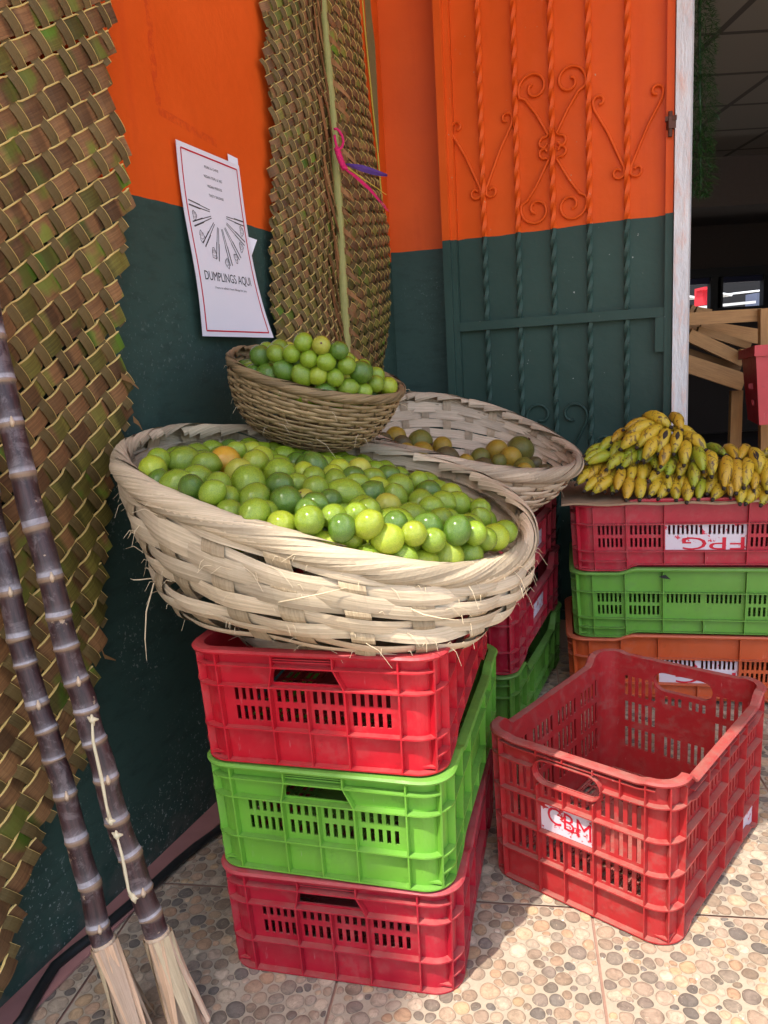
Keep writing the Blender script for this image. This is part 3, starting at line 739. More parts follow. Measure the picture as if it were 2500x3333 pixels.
for i, (x, y, w) in enumerate(((600, 985, 4), (640, 995, 13), (700, 1010, 21), (760, 1028, 20), (810, 1043, 14), (850, 1052, 7))):
    P.append([Q(x, y - w), Q(x, y) + np.array([0, -.004, 0]), Q(x, y + w)])
mb.grid(P, 0); mb.build('purple_leaf', M['purple'], o_)
mb = MB()
for k, (x, y) in enumerate(((850, 1265), (842, 1240), (835, 1252), (862, 1272))):
    mb.tube([Q(596, 1015), Q(650 + k * 3, 1060 - k * 3), Q(740 + k * 2, 1140 - k * 4), Q(x, y)], [.002, .0016, .0014, .0006], 5)
mb.build('yarn_tail', M['magenta'], o_)
mb = MB(); mb.tube([Q(610, 1005), Q(700, 1070), Q(790, 1130), Q(845, 1170)], [.0018, .0016, .0012, .0005], 5); mb.build('yellow_fibre', M['yellowfib'], o_)

# ------------------------------------------------------------------ SUGAR CANES
def cane(name, label, axis, nodes, y0, y1, d0, d1, wpx, endq, seed):
    rg = random.Random(seed)
    ys = [a[1] for a in axis]; xs_ = [a[0] for a in axis]
    def P(py): dd_ = d0 + (d1 - d0) * (py - y0) / (y1 - y0); return at_y(Dp(np.interp(py, ys, xs_) if py <= ys[-1] else xs_[-1] + (py - ys[-1]) * (xs_[-1] - xs_[-2]) / (ys[-1] - ys[-2]), py), dd_)
    base = P(endq); t_ = thing(name, label, 'sugar cane', (base[0], base[1], 0), 0, 'sugar canes leaning on the wall')
    mb = MB(); pts = []; rad = []; cols = []
    allp = [y0] + nodes
    r0 = wpx
    for i in range(len(allp) - 1):
        a, b = allp[i], allp[i + 1]
        offx = rg.uniform(-.0018, .0018); wj = rg.uniform(-.03, .05)
        for f, rr, c in ((0.0, 1.03, (.1, .9, 0)), (.03, .97, (.05, .2, 0)), (.10, .955, (0, 0, 0)), (.35, .97, (0, 0, 0)), (.62, .975, (.05, 0, 0)), (.80, .98, (.25, 0, 0)), (.84 + wj, .985, (.95, 0, 0)), (.91, 1.0, (1, 0, 0)), (.925, 1.04, (.3, .9, 0)), (.955, 1.075, (.35, .9, 0)), (.975, 1.04, (.1, 1, 0))):
            p = P(a + (b - a) * f); pts.append(p + np.array([offx * math.sin(f * PI), 0, 0])); rad.append(r0 * rr); cols.append(c)
    mb.tube(pts, rad, 20, col=cols); mb.build('stalk', M['cane'], t_, smooth=True)
    # buds
    for nd in nodes[2:-1:3]:
        p = P(nd - 4); c0 = p + np.array([.5 * r0, -.85 * r0, .004]); mb = MB()
        mb.tube([c0 + np.array([0, 0, -.006]), c0 + np.array([.001, -.0015, 0]), c0 + np.array([0, 0, .008])], [.002, .0034, .0008], 8)
        mb.build('bud', M['husk'], t_, smooth=True)
    # dry leaf sheath opening out towards the floor
    s0 = P(nodes[-1] - 3); s1 = P(endq); ax = (s1 - s0); L = np.linalg.norm(ax); ax /= L
    X = np.cross(ax, [0, 1, 0]); X /= np.linalg.norm(X); Y = np.cross(ax, X)
    mb = MB()
    n = 15
    for k in range(n):
        an = 2 * PI * k / n + rg.uniform(-.15, .15); Lk = L * rg.uniform(.8, 1.15); sp_ = rg.uniform(.000, .017); w = rg.uniform(.008, .013); P_ = []
        tw = rg.uniform(-.8, .8); cc = rg.choice([(1, 1, 1), (1.15, 1.1, 1.1), (.85, .8, .8), (1.1, .95, .85), (.95, 1.0, .9)])
        for i in range(9):
            f = i / 8; r = r0 * 1.06 + sp_ * f ** 1.5 * (1.2 if f > .5 else 1); a2 = an + tw * f * .5
            c0 = s0 + ax * Lk * f + (X * math.cos(a2) + Y * math.sin(a2)) * r
            tdir = (-X * math.sin(a2 + tw * f) + Y * math.cos(a2 + tw * f)); ww = w * (1 - .55 * f)
            row = [c0 - tdir * ww, c0 + (X * math.cos(a2) + Y * math.sin(a2)) * .0018, c0 + tdir * ww]
            for q in row: q[2] = max(q[2], .004)
            P_.append(row)
        mb.grid(P_, 0, col=cc, uvs=lambda i_, j_, k=k: (i_ * .03 + k, j_ / 2))
    # tight inner core
    mb.tube([s0 - ax * .004, s0 + ax * L * .25, s0 + ax * L * .6, s0 + ax * L * .95], [r0 * 1.08, r0 * 1.15, r0 * 1.1, r0 * .8], 16)
    mb.build('leaf_sheath', M['husk'], t_)
    return t_, P
ax2 = [(-34, 600), (-23, 676), (-11, 756), (4, 819), (22, 909), (42, 993), (80, 1144), (110, 1252), (128, 1335), (150, 1420), (187, 1536), (206, 1604), (230, 1684), (254, 1774), (283, 1849), (305, 1924), (327, 1978), (341, 2022)]
nd2 = [735, 827, 921, 1029, 1144, 1252, 1335, 1400, 1474, 1536, 1604, 1684, 1774, 1849, 1924, 1978, 2022]
c2_, P2_ = cane('sugar_cane', 'purple sugar cane with a white sprouted root running down its side, right of the pair', ax2, nd2, 600, 2212, 1.075, .955, .0170, 2260, 1)
mb = MB()
for pts_ in (((205, 1555), (207, 1600), (226, 1684), (236, 1740), (245, 1774)), ((258, 1805), (270, 1849), (276, 1880), (284, 1924), (295, 1940))):
    pp = []
    for (x, y) in pts_:
        c0 = P2_(y); dd_ = c0[1]; q = at_y(Dp(x - 6, y), dd_ - .0158); pp.append(q)
    mb.tube(pp, [.0016, .0022, .0026, .0020, .0032][:len(pp)], 7)
    for p in (pp[0], pp[-1]): mb.tube([p + np.array([-.007, .002, .004]), p, p + np.array([.008, .003, -.001])], [.001, .0048, .001], 7); mb.tube([p + np.array([0, 0, .008]), p, p + np.array([.001, .001, -.009])], [.001, .0045, .001], 7)
mb.build('root_sprout', mat_plain('pale_root', (.66, .56, .36), .6), c2_, smooth=True)
ax1 = [(-40, 980), (-22, 1090), (-5, 1173), (22, 1284), (41, 1382), (60, 1450), (82, 1525), (102, 1579), (117, 1640), (142, 1719), (167, 1817), (196, 1914), (212, 2004), (226, 2040)]
nd1 = [1072, 1173, 1284, 1382, 1436, 1525, 1579, 1640, 1719, 1817, 1914, 2004, 2040]
cane('sugar_cane', 'purple sugar cane without sprouts at the left edge, left of the pair', ax1, nd1, 980, 2212, 1.06, .945, .0158, 2265, 2)

# black hose along the wall foot
hp = [on_plane((x / 1.843, 2200 + y / 1.843), (0, 0, .012), (0, 0, 1)) for x, y in ((60, 2160), (140, 2060), (230, 1900), (330, 1740), (450, 1640), (560, 1560), (700, 1440), (840, 1320), (940, 1230), (1060, 1120), (1180, 1020), (1290, 940), (1370, 880), (1480, 800))]
mb = MB(); mb.tube(hp, .0085, 10); recenter(tag(mb.build('hose', M['black'], smooth=True), 'black braided hose lying on the floor along the green wall', 'hose'), (hp[5][0], hp[5][1], .003))

# ------------------------------------------------------------------ FLYER
PA0, PZ0, PWD, PHT = 1.760, 1.008, .228, .377
def fly(u, v, d=0.0):
    """u along the wall 0..1, v up 0..1"""
    a = PA0 + PWD * u; z = PZ0 + PHT * v - .004 * u
    w_ = (1 - v)
    lift_ = .012 + .008 * w_ + .030 * u * w_ ** 3 + .004 * math.sin(PI * v * 2) * (1 - u)
    return Lw(a, z, lift_ + d) + DL * (.012 * w_ + .012 * u * w_ ** 3)
fl = thing('flyer', 'white dumpling flyer with a red border curling off the wall', 'poster', Lw(PA0 + .11, PZ0, .02))
mb = MB(); nu, nv = 14, 24
mb.grid([[fly(i / nu, j / nv) for j in range(nv + 1)] for i in range(nu + 1)], 0)
mb.grid([[fly(i / nu, j / nv, -.0008) for j in range(nv + 1)] for i in range(nu + 1)], 0)
mb.build('sheet', M['paper'], fl, smooth=True)
mb = MB()
def fline(pts, w, mb_, d=.0006, n=1):
    for k in range(len(pts) - 1):
        (u0, v0), (u1, v1) = pts[k], pts[k + 1]
        du, dv = (u1 - u0) * PWD, (v1 - v0) * PHT; L = math.hypot(du, dv)
        if L < 1e-6: continue
        nx, ny = -dv / L * w / 2 / PWD, du / L * w / 2 / PHT; m_ = max(1, int(L / .012)); P = []
        for i in range(m_ + 1):
            f = i / m_; u = u0 + (u1 - u0) * f; v = v0 + (v1 - v0) * f
            P.append([fly(u + nx, v + ny, d), fly(u - nx, v - ny, d)])
        mb_.grid(P, 0)
fline([(.055, .03), (.055, .97), (.945, .97), (.945, .03), (.055, .03)], .0032, mb); mb.build('red_border', M['inkred'], fl)
mb = MB()
cu, cv = .52, .680
for ang, L1 in ((175, .44), (199, .44), (225, .44), (252, .45), (279, .46), (304, .45), (331, .44), (357, .42)):
    for s in (-1, 1):
        ca, sa = math.cos(R_(ang)), math.sin(R_(ang)); of = s * .0032
        def q_(r, o): return (cu + (ca * r * PWD - sa * o * 1.0) / PWD, cv + (sa * r * PWD + ca * o) / PHT)
        fline([q_(.13, of * .6), q_(L1 * 1.0, of * 1.4)], .0017, mb)
        fline([q_(L1 * .62, of * 1.2), q_(L1 * 1.0, of * 1.4)],   .0030 if s > 0 else .0024, mb)
mb.build('chopstick_drawing', M['graypen'], fl)
mb = MB(); rg = random.Random(2)
for (u, v, s_) in ((.14, .64, .9), (.20, .535, 1.1), (.345, .455, 1.1), (.53, .415, 1.0), (.70, .455, 1.0), (.83, .525, 1.0), (.885, .62, 1.0)):
    r = .0085 * s_
    pts = []
    for i in range(11):
        a2 = i / 10 * 2 * PI; rr = r * (1 + .25 * math.sin(3 * a2 + u * 9)); pts.append((u + math.cos(a2) * rr * .8 / PWD, v + math.sin(a2) * rr * 1.2 / PHT))
    fline(pts, .0013, mb)
    for k in range(4):
        x = (k - 1.5) * r * .35; fline([(u + x / PWD, v + r * .9 / PHT), (u + x * 1.6 / PWD, v + r * rg.uniform(-.3, .3) / PHT)], .0008, mb)
    fline([(u - r * .5 / PWD, v - r * .3 / PHT), (u, v - r * .6 / PHT), (u + r * .5 / PWD, v - r * .2 / PHT)], .0008, mb)
mb.build('dumpling_drawing', M['graypen'], fl)
def text_mesh(txt):
    cd = bpy.data.curves.new('txt', 'FONT'); cd.body = txt; cd.size = 1.0; cd.resolution_u = 3; cd.align_x = 'CENTER'
    ob = bpy.data.objects.new('txt', cd); C.objects.link(ob)
    dg_ = bpy.context.evaluated_depsgraph_get(); dg_.update(); me = bpy.data.meshes.new_from_object(ob.evaluated_get(dg_))
    V = [tuple(v.co) for v in me.vertices]; F = [tuple(p.vertices) for p in me.polygons]
    bpy.data.objects.remove(ob); bpy.data.meshes.remove(me); return V, F
def flytext(txt, u, v, wid, hei, mname, d=.0006, part='lettering', tilt=0.0):
    V, F = text_mesh(txt); xs2 = [p[0] for p in V]; ys2 = [p[1] for p in V]; x0, x1 = min(xs2), max(xs2); y0, y1 = min(ys2), max(ys2)
    mb = MB()
    for p in V:
        fx = (p[0] - x0) / (x1 - x0) - .5; fy = (p[1] - y0) / (y1 - y0) - .5
        mb.add(fly(u + fx * wid, v + fy * hei + fx * tilt, d))
    for f in F: mb.face(f)
    return mb.build(part, M[mname], fl)
flytext('DUMPLINGS AQUI', .50, .325, .74, .058, 'ink')
flytext('PORK & CHIVE', .50, .918, .22, .014, 'graypen'); flytext('VEGAN TOFU & VEG', .51, .868, .29, .014, 'graypen')
flytext('VEGAN PIEROGI', .52, .820, .23, .014, 'graypen'); flytext('TASTY SAUSAGE', .53, .772, .23, .014, 'graypen')
flytext('I have to admit i have fillings for you', .51, .268, .50, .016, 'graypen')
mb = MB(); P = [[Lw(1.985, 1.375, .012), Lw(1.985, 1.395, .012)], [Lw(1.955, 1.378, .006), Lw(1.955, 1.400, .006)]]
mb.grid(P); mb.build('tape_tab', M['paper'], fl); mb = MB(); b = 0
for p in (Lw(1.985, 1.235, .006), Lw(2.022, 1.226, .022), Lw(1.995, 1.170, .010), Lw(1.98, 1.165, .006)): mb.add(p)
mb.face((b, b + 1, b + 2, b + 3)); mb.build('tape_tab', M['paper'], fl)

# ------------------------------------------------------------------ BASKETS
def frame_from(N):
    N = np.array(N, float); N /= np.linalg.norm(N); e1_ = np.cross([0, 1, 0], N); e1_ /= np.linalg.norm(e1_); e2_ = np.cross(N, e1_); return e1_, e2_, N
def basket(name, label, group, c, N, R, Rb, H, pw, nst, nw, ww, rimr, rimn, mat, seed, amp=.004, stw=.036, hairs=30, wav=.006, cat='basket', harm=(0,) * 6, plist=None, base0=None, rimtone=1.0, sq=0.0):
    rg = random.Random(seed); e1_, e2_, Nn = frame_from(N); c = np.array(c, float); base = c - Nn * H if base0 is None else np.array(base0, float)
    f1_, f2_, Fn = frame_from((Nn[0] * .25, Nn[1] * .25, 1)) if base0 is not None else (e1_, e2_, Nn)
    a2, b2_, a3, b3, r2, s2 = harm
    def hd(th): return a2 * math.cos(2 * th) + b2_ * math.sin(2 * th) + a3 * math.cos(3 * th) + b3 * math.sin(3 * th)
    def rd(th): return r2 * math.cos(2 * th) + s2 * math.sin(2 * th)
    t_ = thing(name, label, cat, base, 0, group)
    def prof(h): return Rb + (R - Rb) * (max(h, 0) / H) ** pw if plist is None else float(np.interp(h / H, [q[0] for q in plist], [q[1] for q in plist]))
    def S(th, h, d=0.0):
        g_ = min(max(h / H, 0), 1.1); r = prof(h) * (1 + sq * max(0, 1 - g_ / .5) * (math.cos(4 * (th + .262 - PI / 4)) * .5 + .28)) + d + rd(th) * g_
        X_ = e1_ * g_ + f1_ * (1 - g_); Y_ = e2_ * g_ + f2_ * (1 - g_)
        return base + (c - base) * g_ + Nn * hd(th) * g_ ** 1.5 + (X_ * math.cos(th) + Y_ * math.sin(th)) * r
    mb = MB(); nseg = nst * 6
    hs = [(i + .5) / nw * H * .97 for i in range(nw)]
    for i, h in enumerate(hs):
        ph = rg.uniform(0, 2 * PI); k2 = rg.choice([1, 2, 3]); am = rg.uniform(.2, 1) * wav; tone = rg.uniform(.82, 1.12); w = ww * rg.uniform(.8, 1.1)
        P = []; cl = []
        dr = math.sqrt(1 + ((prof(h + .01) - prof(h - .01 if h > .01 else 0)) / .02) ** 2)
        jt = rg.uniform(0, 2 * PI)
        for k in range(nseg):
            th = 2 * PI * k / nseg
            d = amp * math.cos(th * nst / 2 + PI * i); hh = h + am * math.sin(k2 * th + ph) + wav * .5 * mnoise.noise(Vector((th * 3, i * 1.7, seed)))
            wv = w * (1 + .22 * mnoise.noise(Vector((th * 2.5, i * 3.3, seed + 5))))
            P.append([S(th, hh - wv / 2 / dr, d - .0010), S(th, hh - wv / 6 / dr, d + .0008), S(th, hh + wv / 6 / dr, d + .0008), S(th, hh + wv / 2 / dr, d - .0010)])
            tn = tone * (1 + .28 * mnoise.noise(Vector((th * 1.6, i * 2.1, seed + 9)))); cl.append((tn, tn * .985, tn * .97))
        P.append(P[0]); cl.append(cl[0])
        mb.grid(P, 0, col=lambda a, b_, cl=cl: cl[a], uvs=lambda a, b_, i=i: (a / nseg * 2 * PI * R + i * .6, b_ / 3))
    for s in range(nst):
        th = 2 * PI * s / nst; P = []; dth = stw / 2 / R; cc = rg.uniform(.55, .80)
        for k in range(nw * 4 + 1):
            h = H * k / (nw * 4)
            # opposite phase of the nearest weaver
            fi = h / (H * .97) * nw - .5; d = -amp * math.cos(PI * s + PI * fi) * .9
            tw = dth * (prof(h) / R * .3 + .7)
            P.append([S(th - tw, h, d - .0006), S(th, h, d + .0006), S(th + tw, h, d - .0006)])
        mb.grid(P, 0, col=(cc, cc * .93, cc * .82), uvs=lambda a, b_, s=s: (a * .02 + s, b_ / 2))
    mb.build('side_weave', mat, t_)
    mb = MB(); P = []
    for k in range(49):
        th = 2 * PI * k / 48; P.append([S(th, 0.003, -Rb * f) for f in (.0, .35, .7, .99)])
    mb.grid(P, 0, col=(.7, .66, .6)); mb.build('base', mat, t_)
    # twisted rim of many overlapping strips
    mb = MB()
    for k in range(rimn):
        th0 = 2 * PI * k / rimn + rg.uniform(-.03, .03); dth = rg.uniform(.75, 1.15); w = rimr * rg.uniform(.85, 1.4); lift2 = rg.uniform(0, .0048) * rimr / .016; tone = rg.uniform(.66, 1.16) * rimtone
        P = []; n = 26; start = -1.9 + rg.uniform(-.3, .3); end = 2.6 + rg.uniform(-.3, .4); wv_ = rg.uniform(0, 6)
        for i in range(n + 1):
            f = i / n; ph = start + (end - start) * f; th = th0 + dth * f
            rr = rimr + lift2 + .0012 * math.sin(f * 9 + wv_)
            row = []
            for o_f in (-.5, -.17, .17, .5):
                tt = th - o_f * w / R * .25; p2 = ph + o_f * w / rimr * .9
                cr = R + (rr + (.0008 if abs(o_f) < .3 else -.0006)) * math.cos(p2) * .9 + rd(tt); ch = rr * math.sin(p2) * 1.15 + hd(tt)
                row.append(c + Nn * ch + (e1_ * math.cos(tt) + e2_ * math.sin(tt)) * cr)
            P.append(row)
        mb.grid(P, 0, col=(tone, tone * .98, tone * .95), uvs=lambda a, b_, k=k: (a * .012 + k * .7, b_ / 3))
    mb.build('rim', mat, t_)
    if hairs:
        mb = MB()
        for k in range(hairs):
            th = rg.uniform(-PI, PI); h = rg.uniform(0, H * 1.05); p = S(th, h, .004); out = (e1_ * math.cos(th) + e2_ * math.sin(th)); tan = -e1_ * math.sin(th) + e2_ * math.cos(th)
            L = rg.choice([.01, .015, .02, .035]); dv = out * rg.uniform(.2, .8) + tan * rg.uniform(-1, 1) + np.array([0, 0, rg.uniform(-.6, .4)])
            mb.tube([p, p + dv * L * .5 + np.array([0, 0, .002]), p + dv * L + np.array([0, 0, -.3 * L])], [.0005, .00045, .0002], 4)
        mb.build('loose_fibre', M['hair'], t_)['kind'] = 'stuff'
    return dict(S=S, c=c, N=Nn, R=R, H=H, e1=e1_, e2=e2_, base=base, prof=prof, t=t_)
BG = 'straw baskets of citrus'
big = basket('cane_basket', 'large pale cane basket heaped with green limes on the front crate stack', BG, (-.0875, 1.277, .735), (.264, -.1134, 1), .333, .200, .236, .30, 22, 10, .0345, .0140, 66, M['straw'], 3, hairs=220, wav=.010, harm=(0, .0091, .0024, .0037, .0047, -.0016), plist=[(0, .155), (.12, .172), (.165, .215), (.25, .258), (.40, .298), (.62, .324), (.82, .336), (1, .337)], base0=(-.068, 1.255, .503), sq=.30)
small = basket('wicker_basket', 'small brown wicker basket of limes perched above the two pale baskets', BG, (-.116, 1.550, .921), (.275, -.189, 1), .172, .118, .132, .50, 28, 16, .0080, .0066, 56, M['straw3'], 6, amp=.0028, stw=.012, hairs=30, wav=.002, rimtone=.68, plist=[(0, .098), (.12, .122), (.35, .148), (.65, .165), (1, .174)])
rear = basket('cane_basket', 'wide pale cane basket with a few mandarins on the rear crate stack', BG, (.2321, 2.08, .7265), (.2254, -.2100, 1), .305, .19, .215, .42, 26, 12, .0215, .0145, 60, M['straw2'], 9, amp=.0035, stw=.026, hairs=50, wav=.005, harm=(-.0098, -.0017, .003, -.0015, 0, 0), plist=[(0, .150), (.2, .190), (.45, .245), (.7, .280), (1, .305)], base0=(.222, 2.05, .507))
mb = MB()   # long loose straws of the big basket
for (th, hh, dv) in ((-2.62, .10, (-.020, -.015, -.115)), (-1.75, .15, (.09, -.012, .018)), (-2.8, .09, (-.03, -.01, .004)), (-1.2, .17, (.06, -.02, -.012))):
    p = big['S'](th, hh, .004); d_ = np.array(dv); mb.tube([p, p + d_ * .35 + np.array([-.006, -.006, 0]), p + d_ * .7 + np.array([-.004, -.006, 0]), p + d_], [.0010, .0010, .0008, .0003], 5)
mb.build('long_straw', M['hair'], big['t'])['kind'] = 'stuff'

# ------------------------------------------------------------------ CITRUS
def fruit_mesh(name, el, nip, seed):
    rg = random.Random(seed); mb = MB(); nu, nv = 20, 14
    for j in range(nv + 1):
        ph = PI * j / nv
        for i in range(nu):
            th = 2 * PI * i / nu
            r = 1 + .035 * mnoise.noise(Vector((math.sin(ph) * math.cos(th) * 1.6, math.sin(ph) * math.sin(th) * 1.6, math.cos(ph) * 1.6 + seed)))
            z = math.cos(ph) * el; q = math.sin(ph)
            if nip: z += math.copysign(nip * math.exp(-(q / .22) ** 2), math.cos(ph)) * (1 if math.cos(ph) > 0 else .35)
            mb.add((q * math.cos(th) * r, q * math.sin(th) * r, z * r))
    for j in range(nv):
        for i in range(nu):
            a = j * nu + i; b = j * nu + (i + 1) % nu
            if j == 0: mb.face((a, a + nu, b + nu))
            elif j == nv - 1: mb.face((a, a + nu, b))
            else: mb.face((a, a + nu, b + nu, b))
    o = mb.build(name, M['lime_m'], None, smooth=True); me = o.data; bpy.data.objects.remove(o); return me
FM = [fruit_mesh('lime', 1.12, .12, 1), fruit_mesh('lime', 1.02, .06, 2), fruit_mesh('lime', 1.20, .13, 3), fruit_mesh('lime', 1.07, .09, 4)]
MM = [fruit_mesh('mandarin', .90, 0, 5), fruit_mesh('mandarin', .94, 0, 6)]
stem_mb = MB(); stem_mb.tube([(0, 0, -.99), (0, 0, -1.03), (0, 0, -1.06)], [.10, .12, .05], 7); so = stem_mb.build('stem_button', M['rust']); SME = so.data; bpy.data.objects.remove(so)
CNAME = dict(d='dark green', m='mid green', l='bright yellow-green', y='pale yellowish', o='orange ripe', p='golden yellow', g='mottled green', b='brownish')
MATK = dict(d='lime_d', m='lime_m', l='lime_l', y='lime_y', o='lime_o', p='man_y', g='man_g', b='man_b')
def fruit(P, r, k, where, kindn, group, meshes, rg, parts=True, long=False):
    o = bpy.data.objects.new(kindn, meshes[2] if long else rg.choice(meshes)); C.objects.link(o)
    o.location = P.tolist(); o.scale = (r, r, r); o.rotation_euler = (rg.uniform(0, 2 * PI), rg.uniform(0, 2 * PI), rg.uniform(0, 2 * PI))
    if long: o.rotation_euler = (R_(90), 0, R_(80))
    o.material_slots[0].link = 'OBJECT'; o.material_slots[0].material = M[MATK[k]]
    o['category'] = kindn; o['group'] = group; o['label'] = where
    if parts and rg.random() < .8:
        s = bpy.data.objects.new('stem_button', SME); C.objects.link(s); s.parent = o
    return o
def fill(bk, lst, dome, dz, kindn, group, meshes, place, seed, rfill, under):
    rg = random.Random(seed); c = bk['c']; N = bk['N']; Rr = bk['R']
    pos = []; info = []
    for (q, rpx, k) in lst:
        h = dz
        for _ in range(8):
            P = on_plane(q, c + N * h, N); rho = np.linalg.norm((P - c) - N * ((P - c) @ N)) / Rr; h = dz + dome * max(0, 1 - rho ** 2)
        r = 1.10 * rpx / FPX * zdist(P); r = min(max(r, rfill * .72), rfill * 1.45)
        pos.append(P - N * r * .5); info.append((r, k, q))
    pos = np.array(pos); rad = np.array([i[0] for i in info]); n0 = len(pos)
    # a hidden layer below carries them
    for h_i, spread in enumerate(under):
        step = rfill * 2.02; m_ = int(Rr / step) + 2
        for a in range(-m_, m_ + 1):
            for b in range(-m_, m_ + 1):
                x = (a + .5 * (b % 2)) * step + rg.uniform(-.003, .003); y = b * step * .87 + rg.uniform(-.003, .003); rho = math.hypot(x, y) / Rr
                if rho > spread: continue
                h = dz + dome * (1 - rho ** 2) - rfill * (2.35 + 1.5 * h_i)
                P = c + bk['e1'] * x + bk['e2'] * y + N * h
                if math.hypot(x, y) > bk['prof'](max(h + bk['H'], .001)) - rfill: continue
                pos = np.vstack([pos, P]); rad = np.append(rad, rfill * rg.uniform(.85, 1.0)); info.append((rad[-1], rg.choice('dmmm' if kindn == 'lime' else 'gbb'), None))
    orig = pos.copy(); view = (pos - CP); view /= np.linalg.norm(view, axis=1)[:, None]
    for it in range(110):
        D_ = pos[:, None] - pos[None]; L = np.linalg.norm(D_, axis=2) + np.eye(len(pos)); O = (rad[:, None] + rad[None]) * .985 - L; np.fill_diagonal(O, 0); O = np.maximum(O, 0)
        mv = (D_ / L[..., None] * (O * .25)[..., None]).sum(1)
        # visible ones mostly slide along the line of sight so they keep their place
        al_ = (mv * view).sum(1)[:, None] * view
        w = np.where(np.arange(len(pos)) < n0, .50, 1.0)[:, None]
        mv = al_ + (mv - al_) * w; pos = pos + mv
        pos[:n0] += (orig[:n0] - pos[:n0]) * .02
        # keep inside the basket wall
        rel = pos - c + N * bk['H']; hh = rel @ N; rv = rel - N * hh[:, None]; rl = np.linalg.norm(rv, axis=1)
        lim = np.minimum(np.array([bk['prof'](min(max(x, .01), bk['H'])) for x in hh]), Rr * .975) - rad * .82 - .014 * (np.arange(len(pos)) >= n0)
        f = np.where((rl > lim), (lim - rl), 0)[:, None]; pos += rv / np.maximum(rl, 1e-6)[:, None] * f * .7
    # words for where each one lies
    for i in range(len(pos)):
        rel = pos[i] - c; x = rel @ np.array([1, 0, 0]) / Rr; y = rel @ np.array([0, 1, 0]) / Rr; r, k, q = info[i]; r = rad[i]
        if i < n0:
            xx = ('far left' if x < -.6 else 'left' if x < -.22 else 'middle' if x < .2 else 'right' if x < .6 else 'far right')
            yy = ('back' if y > .3 else 'centre' if y > -.3 else 'front')
            sz = 'small' if r < rfill * .86 else 'large' if r > rfill * 1.12 else 'medium'
            lab = f"{sz} {CNAME[k]} {kindn} in the {xx} {yy} of {place}"
            if q in SPECIAL: lab = SPECIAL[q]
        else: lab = f"{CNAME[k]} {kindn} in the layer below the top of {place}"
        fruit(pos[i], r, k, lab, kindn, group, meshes, rg, parts=(i < n0), long=(i < n0 and q in LONG))
SPECIAL = {}; LONG = set()
def s4(X, Y): return (X / 1.843, 1100 + Y / 1.843)
BL = []
for (X, Y, r, k) in ((925, 745, 78, 'l'), (1085, 695, 90, 'm'), (1250, 720, 72, 'm'), (1350, 700, 90, 'o'), (1425, 655, 62, 'm'), (1515, 660, 45, 'l'), (1020, 835, 92, 'm'), (1170, 810, 85, 'm'), (1315, 840, 72, 'm'), (1435, 765, 70, 'y'), (1555, 710, 74, 'l'), (1510, 822, 96, 'm'), (1180, 945, 88, 'd'), (1275, 945, 60, 'm'), (1378, 920, 68, 'm'), (1382, 992, 80, 'm'), (1530, 925, 86, 'm'), (1505, 1052, 86, 'm'), (905, 842, 35, 'd'), (985, 700, 50, 'm'), (1090, 905, 40, 'd')):
    BL.append((s4(X, Y), r / 1.843, k))
for (X, Y, r, k) in ((300, 710, 66, 'm'), (200, 655, 56, 'l'), (298, 772, 58, 'd'), (330, 845, 69, 'd'), (395, 845, 52, 'y'), (235, 920, 50, 'm'), (320, 935, 63, 'm'), (262, 985, 64, 'l'), (395, 1000, 66, 'm'), (415, 930, 36, 'd'), (502, 915, 63, 'm'), (455, 880, 46, 'd'), (445, 790, 56, 'm'), (385, 778, 32, 'm'), (455, 742, 46, 'm'), (460, 692, 56, 'd'), (400, 722, 34, 'l'), (565, 708, 48, 'l'), (540, 762, 50, 'm'), (588, 802, 70, 'm'), (654, 705, 52, 'y'), (545, 735, 32, 'l'), (655, 775, 42, 'm'), (692, 815, 54, 'd'), (735, 790, 36, 'l'), (720, 748, 34, 'm'), (785, 738, 52, 'd'), (835, 782, 64, 'm'), (920, 762, 46, 'm'), (803, 825, 56, 'm'), (785, 865, 45, 'y'), (675, 880, 69, 'm'), (580, 922, 36, 'd'), (640, 945, 48, 'm'), (800, 940, 80, 'm'), (882, 915, 68, 'm'), (943, 866, 62, 'm'), (965, 805, 50, 'd'), (1040, 855, 50, 'm'), (1098, 860, 57, 'm'), (1183, 882, 46, 'm'), (1068, 815, 34, 'l'), (1195, 932, 40, 'm'), (1140, 950, 58, 'm'), (1060, 932, 40, 'm'), (1028, 945, 46, 'm'), (962, 985, 56, 'd'), (1015, 985, 46, 'm'), (898, 1022, 54, 'm'), (728, 965, 66, 'l'), (608, 1002, 60, 'l'), (558, 958, 54, 'm'), (497, 1028, 84, 'l'), (635, 1088, 62, 'd'), (726, 1048, 70, 'm'), (818, 1020, 44, 'd'), (866, 1105, 70, 'l'), (770, 1125, 64, 'l'), (890, 1065, 46, 'm'), (945, 1100, 34, 'l'), (1015, 1112, 71, 'l'), (1145, 1082, 72, 'l'), (1222, 1065, 62, 'm'), (985, 1060, 52, 'm'), (1095, 1025, 58, 'd'), (1168, 992, 48, 'd'), (1058, 1000, 38, 'm'), (1284, 1012, 60, 'l'), (1300, 990, 52, 'm'), (1292, 1062, 46, 'm'), (1275, 1088, 42, 'm'), (985, 900, 36, 'm'), (700, 905, 36, 'm'), (520, 845, 34, 'd'), (620, 740, 30, 'd')):
    BL.append((z5(X, Y), r / 1.3825, k))
SPECIAL[s4(1350, 700)] = 'orange ripe lime among the green ones at the back left of the large basket'
SPECIAL[z5(497, 1028)] = 'large oblong sunlit lime at the front rim of the large basket'
SPECIAL[z5(1145, 1082)] = 'round sunlit yellow-green lime by the right front rim of the large basket'
LONG.add(z5(497, 1028)); LONG.add(z5(588, 802)); LONG.add(z5(800, 940))
